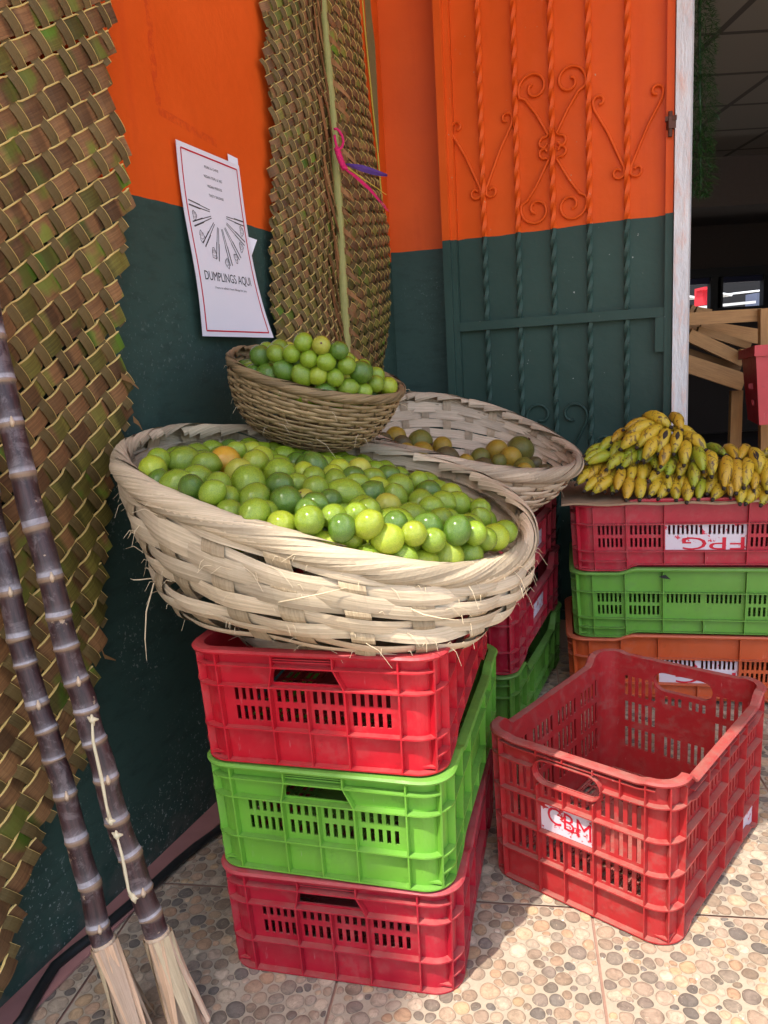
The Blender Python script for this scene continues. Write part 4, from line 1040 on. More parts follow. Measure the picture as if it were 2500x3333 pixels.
fill(big, BL, .024, .030, 'lime', 'limes in the large basket', FM, 'the large basket', 21, .0245, (.88,))
SL = [(z5(X, Y), r / 1.3825, k) for (X, Y, r, k) in ((165, 215, 45, 'd'), (240, 175, 31, 'm'), (287, 165, 36, 'm'), (327, 182, 42, 'y'), (370, 158, 36, 'm'), (416, 155, 34, 'm'), (205, 262, 48, 'd'), (240, 222, 35, 'm'), (290, 235, 40, 'm'), (130, 268, 26, 'd'), (270, 290, 46, 'd'), (292, 314, 40, 'd'), (372, 292, 50, 'm'), (395, 232, 40, 'm'), (470, 200, 43, 'm'), (475, 252, 41, 'y'), (540, 205, 33, 'm'), (580, 222, 41, 'm'), (545, 265, 36, 'd'), (440, 302, 30, 'l'), (497, 308, 42, 'm'), (416, 345, 43, 'm'), (524, 347, 48, 'd'), (585, 337, 41, 'm'), (577, 300, 30, 'd'), (620, 252, 43, 'y'), (655, 225, 30, 'm'), (670, 298, 49, 'd'), (706, 245, 28, 'm'), (730, 298, 38, 'm'), (662, 362, 42, 'm'), (730, 360, 35, 'm'), (790, 335, 40, 'l'), (758, 352, 28, 'm'), (625, 330, 34, 'm'), (350, 225, 32, 'd'), (330, 250, 30, 'm'), (510, 180, 26, 'd'))]
fill(small, SL, .052, .014, 'lime', 'limes in the small basket', FM, 'the small wicker basket', 22, .0235, (.84,))
RL = [(z5(X, Y), r / 1.3825, k) for (X, Y, r, k) in ((818, 560, 44, 'p'), (758, 585, 42, 'b'), (846, 596, 40, 'b'), (935, 582, 56, 'g'), (1020, 602, 40, 'p'), (935, 632, 52, 'p'), (1040, 655, 56, 'b'), (872, 628, 24, 'p'), (1275, 620, 48, 'p'), (1336, 652, 46, 'p'), (1412, 607, 57, 'g'), (1215, 692, 54, 'b'), (1148, 685, 36, 'p'), (1198, 655, 42, 'g'), (1278, 700, 32, 'g'), (1330, 712, 46, 'g'), (1400, 702, 50, 'g'), (1490, 725, 38, 'b'), (1375, 722, 32, 'p'), (1440, 690, 34, 'b'), (1080, 700, 40, 'g'), (780, 640, 40, 'b'))]
fill(rear, RL, .0, -.040, 'mandarin', 'mandarins in the rear basket', MM, 'the rear basket', 23, .029, ())

# ------------------------------------------------------------------ PLASTIC CRATES
class Crate:
    def __init__(s, W, L, H, r=.034, taper=.025, dip=(0, 0), raise_=(0, 0), dipr=(.17, .24)):
        s.W, s.L, s.H, s.r, s.tp, s.dip, s.ra, s.dr = W, L, H, r, taper, dip, raise_, dipr
    def ln(s, side): return s.W if side % 2 == 0 else s.L
    def pt(s, side, t, z, d=0.0):
        ln = s.ln(side); r = s.r
        f = t / ln; g = min(f, 1 - f); k = min(max((g - s.dr[0]) / (s.dr[1] - s.dr[0]), 0), 1); k = k * k * (3 - 2 * k)
        zz = z / s.H; dp = s.dip[side % 2] * k; rs = s.ra[side % 2] * k
        z = z - dp * max(0, (zz - .72) / .28) + rs * max(0, (.28 - zz) / .28)
        if t < r: a = (1 - t / r) * PI / 4; t2 = r - (r + d) * math.sin(a); n = -r + (r + d) * math.cos(a)
        elif t > ln - r: a = (1 - (ln - t) / r) * PI / 4; t2 = ln - r + (r + d) * math.sin(a); n = -r + (r + d) * math.cos(a)
        else: t2, n = t, d
        W, L = s.W, s.L
        if side == 0: x, y = -W / 2 + t2, -L / 2 - n
        elif side == 1: x, y = W / 2 + n, -L / 2 + t2
        elif side == 2: x, y = W / 2 - t2, L / 2 + n
        else: x, y = -W / 2 - n, L / 2 - t2
        q = 1 - s.tp * (1 - z / s.H)
        return (x * q, y * q, z)
    def ss(s, side, t0, t1):
        ln = s.ln(side); bk = {t0, t1}
        for i in range(6):
            for v in (s.r * i / 5, ln - s.r * i / 5):
                if t0 < v < t1: bk.add(v)
        for f in (s.dr[0], (s.dr[0] * 2 + s.dr[1]) / 3, (s.dr[0] + 2 * s.dr[1]) / 3, s.dr[1]):
            for v in (f * ln, ln - f * ln):
                if t0 < v < t1: bk.add(v)
        return sorted(bk)
    def panel(s, mb, side, holes, th=.0026, z0=.002, only=None, dfront=0.0):
        ln = s.ln(side); H = s.H
        bs = set(s.ss(side, 0, ln)); bz = {z0, H * .28, H * .72, H - .001}
        for (a, b, c, d) in holes: bs |= {a, b}; bz |= {c, d}
        if only: bs |= {only[0], only[1]}; bz |= {only[2], only[3]}
        bs = sorted(bs); bz = sorted(bz); V = {}
        def vid(i, j, k):
            if (i, j, k) not in V: V[(i, j, k)] = mb.add(s.pt(side, bs[i], bz[j], dfront if k == 0 else -th))
            return V[(i, j, k)]
        def solid(i, j):
            if i < 0 or j < 0 or i >= len(bs) - 1 or j >= len(bz) - 1: return None
            cs, cz = (bs[i] + bs[i + 1]) / 2, (bz[j] + bz[j + 1]) / 2
            if only and not (only[0] < cs < only[1] and only[2] < cz < only[3]): return False
            return not any(a < cs < b and c < cz < d for (a, b, c, d) in holes)
        for i in range(len(bs) - 1):
            for j in range(len(bz) - 1):
                if not solid(i, j): continue
                mb.face((vid(i, j, 0), vid(i + 1, j, 0), vid(i + 1, j + 1, 0), vid(i, j + 1, 0)))
                if only: continue
                mb.face((vid(i, j + 1, 1), vid(i + 1, j + 1, 1), vid(i + 1, j, 1), vid(i, j, 1)))
                if solid(i - 1, j) is False: mb.face((vid(i, j, 1), vid(i, j, 0), vid(i, j + 1, 0), vid(i, j + 1, 1)))
                if solid(i + 1, j) is False: mb.face((vid(i + 1, j, 0), vid(i + 1, j, 1), vid(i + 1, j + 1, 1), vid(i + 1, j + 1, 0)))
                if solid(i, j - 1) is not True: mb.face((vid(i, j, 0), vid(i, j, 1), vid(i + 1, j, 1), vid(i + 1, j, 0)))
                if solid(i, j + 1) is not True: mb.face((vid(i, j + 1, 1), vid(i, j + 1, 0), vid(i + 1, j + 1, 0), vid(i + 1, j + 1, 1)))
    def hrib(s, mb, side, z, t0=0, t1=None, d=.012, th=.0024, d0=.0002):
        t1 = s.ln(side) if t1 is None else t1; P = []
        for t in s.ss(side, t0, t1): P.append([s.pt(side, t, z - th / 2, d0), s.pt(side, t, z - th / 2, d), s.pt(side, t, z + th / 2, d), s.pt(side, t, z + th / 2, d0), s.pt(side, t, z - th / 2, d0)])
        mb.grid(P)
        b = len(mb.v); k = len(P) * 5; mb.face((b - k, b - k + 1, b - k + 2, b - k + 3)); mb.face((b - 2, b - 3, b - 4, b - 5))
    def vrib(s, mb, side, t, z0, z1, d=.0116, th=.0024, t1=None, d0=.0003):
        t1 = t if t1 is None else t1; zs = [z0] + [v for v in (.28 * s.H, .72 * s.H) if z0 < v < z1] + [z1]; P = []
        for z in zs:
            tt = t + (t1 - t) * (z - z0) / (z1 - z0); P.append([s.pt(side, tt - th / 2, z, d0), s.pt(side, tt - th / 2, z, d), s.pt(side, tt + th / 2, z, d), s.pt(side, tt + th / 2, z, d0), s.pt(side, tt - th / 2, z, d0)])
        mb.grid(P); b = len(mb.v); k = len(P) * 5; mb.face((b - k + 3, b - k + 2, b - k + 1, b - k)); mb.face((b - 5, b - 4, b - 3, b - 2))
    def rim(s, mb, d=.0135, th=.0036):
        for side in range(4):
            P = []
            for t in s.ss(side, 0, s.ln(side)): P.append([s.pt(side, t, s.H - th, -.0035), s.pt(side, t, s.H - th - .001, d * .55), s.pt(side, t, s.H - th - .003, d), s.pt(side, t, s.H - .0035, d + .0012), s.pt(side, t, s.H - .0004, d - .002), s.pt(side, t, s.H, .002), s.pt(side, t, s.H - .0004, -.0035), s.pt(side, t, s.H - th, -.0035)])
            mb.grid(P)
    def base(s, mb):
        q = 1 - s.tp; w = s.W * q - .008; l = s.L * q - .008; z = .009
        nx, ny = 9, 13
        for i in range(nx + 1): mb.box((-w / 2 + w * i / nx, 0, z), (.006, l, .0035))
        for j in range(ny + 1): mb.box((0, -l / 2 + l * j / ny, z + .0005), (w, .006, .0030))
        mb.box((0, 0, z + .0002), (w * .5, l * .45, .0032)); 
        for i in range(3 * nx):
            x = -w / 2 + w * (i + .5) / (3 * nx); mb.box((x, 0, z - .0002), (.0032, l, .0028))
def cols(a, b, n, ln, duty=.52):
    p = (b - a) / n; return [((a + p * (i + .5 - duty / 2)) * ln, (a + p * (i + .5 + duty / 2)) * ln) for i in range(n)]
def fillet(mb, cr, side, sc_, zc, rs, rz, sx, sz, th=.0026, n=6):
    """round a hole corner: (sc_, zc) is the corner, sx/sz point into the hole"""
    arc = []
    for i in range(n + 1):
        a = PI / 2 * i / n; arc.append((sc_ + sx * rs * (1 - math.cos(a)), zc + sz * rz * (1 - math.sin(a))))
    fr_ = [mb.add(cr.pt(side, sc_, zc, 0))] + [mb.add(cr.pt(side, a, b, 0)) for a, b in arc]
    bk_ = [mb.add(cr.pt(side, sc_, zc, -th))] + [mb.add(cr.pt(side, a, b, -th)) for a, b in arc]
    mb.face(fr_ if sx * sz < 0 else fr_[::-1]); mb.face(bk_[::-1] if sx * sz < 0 else bk_)
    for i in range(1, n + 1): mb.face((fr_[i], fr_[i + 1], bk_[i + 1], bk_[i]))
def low_crate(L, dip_long, hand=True):
    """shallow harvest crate: slotted walls, outer ribs, hand hole in each end"""
    cr = Crate(.36, L, .18, dip=(0, dip_long), raise_=(0, .017)); H = cr.H; W = cr.W; parts = []
    def prt(name, f): mb = MB(); f(mb); parts.append((name, mb))
    def end(side):
        def f(mb):
            hs = [(.335 * W, .625 * W, .715 * H, .845 * H)]
            for (a, b, n) in ((.150, .312, 5), (.335, .472, 4), (.490, .632, 4), (.652, .826, 5)):
                for (s0, s1) in cols(a, b, n, W): hs += [(s0, s1, .545 * H, .665 * H), (s0, s1, .370 * H, .495 * H)]
            cr.panel(mb, side, hs)
            fillet(mb, cr, side, .335 * W, .845 * H, .022 * W * 1.2, .125 * H, 1, -1); fillet(mb, cr, side, .625 * W, .845 * H, .035 * W * 1.2, .125 * H, -1, -1)
            for z in (.865, .690): cr.hrib(mb, side, z * H)
            cr.hrib(mb, side, .315 * H, d=.0120); cr.hrib(mb, side, .012 * H + .001, d=.0115)
            for zz_ in (.905, .925): cr.hrib(mb, side, zz_ * H, .34 * W, .60 * W, d=.006, th=.0015)
            for t in (.105, .86): cr.vrib(mb, side, t * W, .004, .975 * H)
            cr.vrib(mb, side, .325 * W, .004, .69 * H); cr.vrib(mb, side, .325 * W, .69 * H, .865 * H, t1=.345 * W); cr.vrib(mb, side, .345 * W, .865 * H, .975 * H)
            cr.vrib(mb, side, .60 * W, .865 * H, .975 * H); cr.vrib(mb, side, .642 * W, .69 * H, .865 * H, t1=.60 * W)
            for t in (.482, .642): cr.vrib(mb, side, t * W, .004, .69 * H)
            cr.vrib(mb, side, .0, .004, .975 * H); cr.vrib(mb, side, .9985 * W, .004, .975 * H, d=.0112)
        return f
    def longs(side):
        def f(mb):
            hs = []
            for (a, b, n, both) in ((.082, .185, 6, 1), (.208, .335, 7, 1), (.355, .492, 8, 0), (.508, .645, 8, 0), (.665, .792, 7, 1), (.815, .918, 6, 1)):
                for (s0, s1) in cols(a, b, n, L, .52): hs += [(s0, s1, .540 * H, .675 * H)] + ([(s0, s1, .355 * H, .490 * H)] if both else [])
            cr.panel(mb, side, hs)
            cr.hrib(mb, side, .702 * H); cr.hrib(mb, side, .300 * H)
            cr.hrib(mb, side, .150 * H, 0, .197 * L); cr.hrib(mb, side, .150 * H, .803 * L, L); cr.hrib(mb, side, .012 * H + .001, d=.0115)
            for t in (.069, .197, .344, .656, .803, .931): cr.vrib(mb, side, t * L, .004, .95 * H)
            cr.vrib(mb, side, .5 * L, .004, .300 * H); cr.vrib(mb, side, .0, .004, .975 * H)
        return f
    for sd in (0, 2): prt('end_panel', end(sd))
    for sd in (1, 3): prt('side_panel', longs(sd))
    prt('rim', lambda mb: cr.rim(mb)); prt('base', lambda mb: cr.base(mb))
    return cr, parts
def deep_crate():
    cr = Crate(.328, .454, .285, r=.036, taper=.02, dip=(.004, .020), raise_=(.0, .012), dipr=(.10, .16)); H = cr.H; parts = []
    def wall(side):
        ln = cr.ln(side); endp = side % 2 == 0
        def f(mb):
            rows = ((.665, .825), (.455, .615), (.245, .405)); hs = []
            if endp:
                hs.append((.285 * ln, .655 * ln, .765 * H, .915 * H))
                for (a, b, n) in ((.10, .275, 4), (.315, .44, 3), (.465, .595, 3), (.635, .865, 5)):
                    for (s0, s1) in cols(a, b, n, ln, .50):
                        for ri, (c, d) in enumerate(rows):
                            if a in (.315, .465):
                                if ri == 1: continue
                                if ri == 0: d = .73
                            hs.append((s0, s1, c * H, d * H))
            else:
                for (a, b, n) in ((.09, .27, 5), (.30, .485, 5), (.515, .70, 5), (.73, .91, 5)):
                    for (s0, s1) in cols(a, b, n, ln, .50):
                        for (c, d) in rows: hs.append((s0, s1, c * H, min(d, .80) * H))
            cr.panel(mb, side, hs)
            if endp:
                h4 = .075 * H
                for (sc_, sx) in ((.285 * ln, 1), (.655 * ln, -1)):
                    for (zc, sz_) in ((.765 * H, 1), (.915 * H, -1)): fillet(mb, cr, side, sc_, zc, h4, h4, sx, sz_)
                # collar round the hand hole
                ring = []
                for (cx, a0) in ((.655 * ln - h4, -PI / 2), (.285 * ln + h4, PI / 2)):
                    for i in range(9): a = a0 + PI * i / 8; ring.append((cx + math.cos(a) * (h4 + .001), .84 * H + math.sin(a) * (h4 + .001)))
                ring.append(ring[0])
                P = [[cr.pt(side, a + 0, b, .0003), cr.pt(side, a, b, .0115), cr.pt(side, a + (a - .47 * ln) / ln * .006, b + (b - .84 * H) / H * .025, .0115), cr.pt(side, a + (a - .47 * ln) / ln * .006, b + (b - .84 * H) / H * .025, .0003)] for a, b in ring]
                mb.grid(P)
                cr.hrib(mb, side, .85 * H, 0, .27 * ln); cr.hrib(mb, side, .85 * H, .67 * ln, ln)
                for z in (.64, .43, .225): cr.hrib(mb, side, z * H)
                cr.hrib(mb, side, .945 * H, .07 * ln, .93 * ln, d=.010, th=.002)
                for t in (.07, .30, .618, .885): 
                    if t in (.30, .618): cr.vrib(mb, side, t * ln, .004, .74 * H); cr.vrib(mb, side, t * ln, .935 * H, .985 * H)
                    else: cr.vrib(mb, side, t * ln, .004, .985 * H)
                cr.vrib(mb, side, .452 * ln, .004, .43 * H); cr.vrib(mb, side, .452 * ln, .64 * H, .75 * H); cr.vrib(mb, side, .452 * ln, .945 * H, .985 * H); cr.vrib(mb, side, .76 * ln, .85 * H, .985 * H)
            else:
                for z in (.84, .64, .43, .225): cr.hrib(mb, side, z * H)
                cr.hrib(mb, side, .905 * H, .15 * ln, .85 * ln, d=.009, th=.002)
                for t in (.07, .285, .5, .715, .93): cr.vrib(mb, side, t * ln, .004, .95 * H)
                for t in (.39, .61): cr.vrib(mb, side, t * ln, .84 * H, .95 * H)
            cr.hrib(mb, side, .004, d=.0115); cr.vrib(mb, side, 0, .004, .985 * H)
        return f
    def prt(name, f): mb = MB(); f(mb); parts.append((name, mb))
    for sd in (0, 2): prt('end_panel', wall(sd))
    for sd in (1, 3): prt('side_panel', wall(sd))
    prt('rim', lambda mb: cr.rim(mb, .0125, .004)); prt('base', lambda mb: cr.base(mb))
    return cr, parts
TEMPL = {}
def crate(kindc, label, mat, corner, th, z, W, L, group, corner_local, extra=None):
    if kindc not in TEMPL:
        cr, parts = {'a': lambda: low_crate(.516, .012), 'b': lambda: low_crate(.64, -.013), 'c': lambda: low_crate(.60, .040), 'e': deep_crate}[kindc]()
        out = []
        for nm, mb in parts: o = mb.build(nm, M['red']); out.append((nm, o.data)); bpy.data.objects.remove(o)
        TEMPL[kindc] = (cr, out)
    cr, parts = TEMPL[kindc]
    cth, sth = math.cos(th), math.sin(th); lx, ly = corner_local[0] * cr.W / 2, corner_local[1] * cr.L / 2
    loc = (corner[0] - (cth * lx - sth * ly), corner[1] - (sth * lx + cth * ly), z)
    t_ = thing('plastic_crate', label, 'crate', loc, th, group)
    for nm, me in parts:
        o = bpy.data.objects.new(nm, me); C.objects.link(o); o.parent = t_; MATS_W[o.name] = MATS_W[t_.name]
        o.material_slots[0].link = 'OBJECT'; o.material_slots[0].material = M[mat]
    return cr, t_
def paint_label(cr, t_, side, s0, s1, z0, z1, txt, matn, ink, flip, sc_, zc, sw, sh, holes=(), d=.0007, tilt=0):
    mb = MB(); cr.panel(mb, side, list(holes), only=(s0, s1, z0, z1), dfront=d); o = mb.build('painted_label', M[matn], t_, world=False)
    o['label'] = 'chipped white painted patch' + (' with red letters ' + txt if txt else '')
    if txt:
        V, F = text_mesh(txt); xs2 = [p[0] for p in V]; ys2 = [p[1] for p in V]; x0, x1 = min(xs2), max(xs2); y0, y1 = min(ys2), max(ys2); mb = MB()
        for p in V:
            fx = ((p[0] - x0) / (x1 - x0) - .5) * sw; fy = ((p[1] - y0) / (y1 - y0) - .5) * sh + fx * tilt
            if flip: fx, fy = -fx, -fy
            mb.add(cr.pt(side, sc_ + fx, zc + fy, d + .0006))
        for f in F: mb.face(f)
        mb.build('lettering', M[ink], t_, world=False)
GF = 'crates of the front stack under the large basket'
FS = [(0.053, .982, -.262), (.0535, .981, -.285), (.0616, .992, -.248)]
for k, (lab, mt_) in enumerate((('bright red crate on top of the front stack holding the large basket', 'red'), ('lime green crate in the middle of the front stack', 'green'), ('crimson crate at the bottom of the front stack on the pebble floor', 'red2'))):
    x, y, th = FS[k]; crate('a', lab, mt_, (x + .004, y - .004), th, (2 - k) * .18 + .002 * (2 - k), 0, 0, GF, (1, -1))
GR = 'crates of the rear stack under the wide basket'
RA = (.278, 1.722)
for k, (lab, mt_) in enumerate((('green crate at the bottom of the rear stack', 'green2'), ('crimson crate in the middle of the rear stack with a pale painted patch', 'red2'), ('crimson crate on top of the rear stack right under the wide basket', 'red2'))):
    cr, t_ = crate('c', lab, mt_, (RA[0] + .004 * k, RA[1]), -.418 + .012 * k, k * .181, 0, 0, GR, (1, -1))
    if k: paint_label(cr, t_, 1, .352 * cr.L, .648 * cr.L, .31 * cr.H, .53 * cr.H, '', 'plabel_old', 'inkred', False, 0, 0, 0, 0)
GB = 'crates of the right stack under the bananas'
BC = (.490, 1.962); phi = -.232
hs_ = []
for (a, b, n) in ((.355, .492, 8), (.508, .645, 8)):
    for (s0, s1) in cols(a, b, n, .64, .52): hs_.append((s0, s1, .540 * .18, .675 * .18))
for k, (lab, mt_) in enumerate((('orange crate at the bottom of the right stack behind the empty crate', 'orange'), ('green crate with a cracked rim in the middle of the right stack', 'green2'), ('crimson crate with upside down white lettering patch right under the bananas', 'red2'))):
    cr, t_ = crate('b', lab, mt_, (BC[0] + (.0, .004, .006)[k] - (.006 if k == 0 else 0), BC[1]), -PI / 2 + phi + (.008, -.012, .004)[k], k * .181, 0, 0, GB, (1, -1))
    if k != 1: paint_label(cr, t_, 1, .347 * cr.L, .653 * cr.L, .315 * cr.H, .690 * cr.H, 'FPG', 'plabel', 'inkred', True, .53 * cr.L, .405 * cr.H, .150, .033, holes=hs_)
    else:
        mb = MB(); q = [cr.pt(1, .325 * .64, .905 * .18, .0145), cr.pt(1, .352 * .64, .93 * .18, .0145), cr.pt(1, .372 * .64, .875 * .18, .0145), cr.pt(1, .345 * .64, .885 * .18, .0145)]
        for p in q: mb.add(p)
        mb.face((0, 1, 2, 3)); o = mb.build('crack', M['black'], t_, world=False)
# cardboard sheet on the right stack
mb = MB(); zt = .545
def bw(s, dpt, z): c_, s_ = math.cos(phi), math.sin(phi); return np.array([BC[0] + c_ * s - s_ * dpt, BC[1] + s_ * s + c_ * dpt, z])
P = []
for i in range(25):
    s = -.028 + .70 * i / 24; w = .0022 * math.sin(i * 1.3); P.append([bw(s, -.022 + .004 * math.sin(i * .9), zt + .002 + w), bw(s, .0, zt + .004 + w * .5), bw(s, .33, zt + .004)])
mb.grid(P); mb.grid([[p + np.array([0, 0, -.005]) for p in r_] for r_ in P]); 
mb.grid([[r_[0], r_[0] + np.array([0, 0, -.005])] for r_ in P]); mb.grid([[p, p + np.array([0, 0, -.005])] for p in P[0]])
recenter(tag(mb.build('cardboard', M['card']), 'flattened brown cardboard sheet under the bananas on the right stack', 'cardboard'), bw(.3, .15, zt))
# empty crate in the foreground
ecr, et = crate('e', 'worn empty red crate standing open on the pebble floor in front', 'oldred', (.4080, 1.051), -.735, .001, 0, 0, None, (1, -1))
hl = []
paint_label(ecr, et, 0, .305 * .328, .613 * .328, .437 * .285, .633 * .285, 'CBM', 'plabel_old', 'inkred', False, .47 * .328, .54 * .285, .082, .032, tilt=-.12)
paint_label(ecr, et, 1, .74 * .454, .925 * .454, .02 * .285, .215 * .285, '', 'plabel_old', 'inkred', False, 0, 0, 0, 0)

# ------------------------------------------------------------------ BANANAS
HB = {}
zb0 = .552
def bplane(q, off=0.0):
    """pile face: rises backwards from the crate's front edge; front edge, then slope"""
    n = np.array([-.16, -.73, .67]); n = n / np.linalg.norm(n)
    return on_plane(q, np.array([.8, 1.872, zb0 + .012]) - n * off, n)
YEL = (.47, .325, .020); YGR = (.27, .31, .018); GRN = (.12, .21, .015); OCH = (.44, .27, .018)
def banana(parent, q0, q1, tone, wpx=82, off=0.0, bow=.13, lab=None, patch=False):
    P0 = bplane(zc4(*q0), off + .010); P1 = bplane(zc4(*q1), off - .004)
    d = P1 - P0; L0 = np.linalg.norm(d)
    r = 1.12 * wpx / 2.458 / 2 / FPX * zdist(P1)
    P0 = P0 - d / L0 * max(0, (.085 - L0)) * .9 + np.array([0, .5, -.25]) * max(0, .085 - L0) * .5
    d = P1 - P0; L = np.linalg.norm(d); d = d / L
    up = np.array([0, -.45, .9]); up = up - d * (up @ d)
    if np.linalg.norm(up) < .2: up = np.array([0, -1., .3]) - d * (np.array([0, -1., .3]) @ d)
    up /= np.linalg.norm(up)
    mb = MB(); pts = []; rad = []; cl = []
    prof = (0, .36), (.06, .40), (.14, .66), (.26, .90), (.42, 1.02), (.60, 1.0), (.74, .88), (.86, .66), (.94, .42), (.985, .30)
    for f, k in prof:
        pts.append(P0 + d * L * f + up * bow * L * math.sin(PI * f)); rad.append(r * k)
        g = max(0, (f - .72) / .28) if tone != OCH else 0
        base = np.array(tone); c = base * (1 - .55 * g) + np.array(GRN) * 1.25 * .55 * g
        if f < .08: c = c * .6
        cl.append(tuple(c))
    n = 12; pr5 = [1.0 + .075 * math.cos(5 * 2 * PI * j / n) for j in range(n)]
    mb.tube(pts, rad, n, col=cl, prof=pr5)
    tip = [pts[-1], pts[-1] + d * .004, pts[-1] + d * .008]
    mb.tube(tip, [rad[-1] * 1.02, rad[-1] * 1.0, rad[-1] * .8], 8, mi=1)
    if patch:
        P = []
        for i in range(7):
            f = .35 + .35 * i / 6; c0 = P0 + d * L * f + up * bow * L * math.sin(PI * f); sd = np.cross(d, up); w = .006 * math.sin(PI * (i + .3) / 6.6)
            vw = -(c0 - CP); vw = vw - d * (vw @ d); vw /= np.linalg.norm(vw); sd = np.cross(d, vw)
            P.append([c0 + vw * r * 1.03 * math.cos(a) + sd * r * 1.03 * math.sin(a) for a in (-w * 60, 0, w * 60)])
        mb.grid(P, 1)
    o = mb.build('banana', [M['banana'], M['ban_tip']], parent, smooth=True)
    if lab: o['label'] = lab
    return pts[0]
hands = {
 'top': ('banana_bunch', 'topmost yellow banana bunch with brown spots on the pile', [((655, 150), (815, 222), YEL, 95), ((870, 185), (905, 245), OCH, 85), ((640, 190), (445, 245), OCH, 70), ((700, 200), (450, 310), YEL, 88), ((760, 220), (552, 385), YEL, 92), ((800, 240), (720, 435), YEL, 92, 'banana with a long black bruise'), ((880, 255), (845, 435), YEL, 84, 'banana with a black bruise near its middle'), ((925, 265), (1030, 300), YEL, 70), ((945, 310), (1095, 405), YEL, 100), ((590, 285), (420, 398), YEL, 92), ((725, 310), (603, 485), YEL, 95), ((805, 370), (742, 535), OCH, 84), ((935, 350), (925, 525), YEL, 90), ((1010, 400), (1077, 575), YGR, 84), ((1120, 415), (1145, 615), YEL, 92)]),
 'left': ('banana_bunch', 'greenish banana bunch on the left shoulder of the pile', [((430, 295), (342, 345), OCH, 75), ((345, 350), (240, 420), YGR, 74), ((240, 412), (132, 452), YGR, 72), ((255, 445), (128, 492), YGR, 72), ((330, 470), (150, 515), YGR, 84), ((415, 385), (335, 472), YGR, 84), ((435, 470), (308, 562), YGR, 84), ((525, 412), (445, 488), YGR, 80), ((560, 450), (430, 545), YGR, 86), ((600, 400), (562, 495), GRN, 66), ((710, 465), (610, 508), GRN, 62), ((862, 440), (845, 535), GRN, 66)]),
 'lowleft': ('banana_bunch', 'small yellow bananas lying on the cardboard at the left end of the pile', [((165, 600), (65, 680), YEL, 74), ((235, 562), (148, 642), OCH, 74), ((335, 562), (243, 662), OCH, 80), ((245, 652), (132, 732), YEL, 76), ((365, 635), (198, 752), YEL, 84), ((205, 545), (140, 582), YEL, 60), ((432, 570), (385, 730), OCH, 80), ((512, 555), (495, 664), YEL, 78), ((590, 540), (587, 670), YEL, 84), ((492, 645), (462, 800), OCH, 84), ((578, 665), (570, 800), YEL, 92)]),
 'lowmid': ('banana_bunch', 'yellow banana bunch at the foot of the pile with tips pointing down', [((745, 590), (648, 655), YEL, 84), ((718, 680), (650, 775), YEL, 86), ((795, 695), (722, 795), YEL, 86), ((795, 635), (800, 724), YEL, 86), ((890, 630), (912, 724), YEL, 84), ((858, 690), (862, 806), YEL, 92), ((962, 640), (948, 820), YEL, 88), ((1065, 635), (1040, 800), YGR, 78), ((1175, 620), (1112, 755), YEL, 92), ((1225, 715), (1156, 800), YEL, 92), ((1092, 550), (1085, 634), OCH, 76)]),
 'mid': ('banana_bunch', 'half green banana bunch in the middle of the pile', [((780, 500), (720, 585), YGR, 82), ((830, 525), (793, 614), YGR, 88), ((925, 510), (888, 620), YEL, 92), ((1010, 500), (998, 706), YGR, 88), ((690, 520), (700, 560), YGR, 70)]),
 'right': ('banana_bunch', 'banana bunch to the right of the pile with brown streaks and tips down', [((1262, 455), (1243, 708), OCH, 96), ((1335, 475), (1342, 748), OCH, 96), ((1290, 650), (1297, 784), OCH, 70), ((1432, 475), (1405, 705), YEL, 98), ((1492, 620), (1485, 728), OCH, 72), ((1400, 440), (1370, 482), OCH, 80), ((1318, 448), (1345, 478), OCH, 84), ((1200, 425), (1260, 445), GRN, 74)]),
 'lowright': ('banana_bunch', 'short yellow bananas on the cardboard at the right end of the pile', [((1382, 705), (1373, 834), YEL, 92), ((1532, 695), (1422, 834), YEL, 92), ((1600, 735), (1542, 845), YEL, 92), ((1690, 720), (1630, 850), YEL, 92), ((1780, 700), (1740, 850), YEL, 92)]),
 'farright': ('banana_bunch', 'banana bunch at the right edge with one black bruised banana on top', [((1462, 395), (1540, 605), YEL, 98, 'banana with a black bruise along its ridge'), ((1565, 475), (1588, 738), YEL, 96), ((1610, 440), (1545, 450), YEL, 74), ((1660, 470), (1690, 730), YEL, 96), ((1760, 470), (1790, 720), OCH, 96)]),
}
for key, (nm, lab, lst) in hands.items():
    c0 = bplane(zc4(*lst[0][0]), .03); t_ = thing(nm, lab, 'bananas', (c0[0], c0[1], c0[2] - .03), 0, 'banana bunches on the right stack')
    starts = []
    for i, b_ in enumerate(lst):
        off = {'top': -.034, 'left': -.008, 'mid': -.008, 'right': -.012, 'farright': -.012}.get(key, .008) + .004 * (i % 3)
        starts.append(banana(t_, b_[0], b_[1], b_[2], b_[3], off, bow=.10 if key.startswith('low') else .14, lab=b_[4] if len(b_) > 4 else None, patch=len(b_) > 4))
    mid = np.mean(starts, axis=0); mb = MB(); mb.tube([mid + np.array([-.02, .030, -.018]), mid + np.array([0, .034, -.010]), mid + np.array([.02, .030, -.018])], [.006, .010, .006], 8); mb.build('crown', M['ban_tip'], t_)
# bananas filling the heart of the pile
rg = random.Random(8)
t_ = thing('banana_bunch', 'bananas packed in the dark heart of the pile behind the others', 'bananas', (.75, 2.0, .55), 0, 'banana bunches on the right stack')
for i in range(46):
    x = rg.uniform(140, 1640); y = rg.uniform(330, 700)
    top = np.interp(x, [140, 500, 800, 1000, 1150, 1250, 1650], [520, 330, 230, 350, 480, 500, 470]) + 30
    if y < top: y = top + rg.uniform(0, 120)
    banana(t_, (x + rg.uniform(-20, 20), y - 60), (x + rg.uniform(-60, 30), y + 60), rg.choice([YEL, OCH, YGR]), 84, .030, .08)

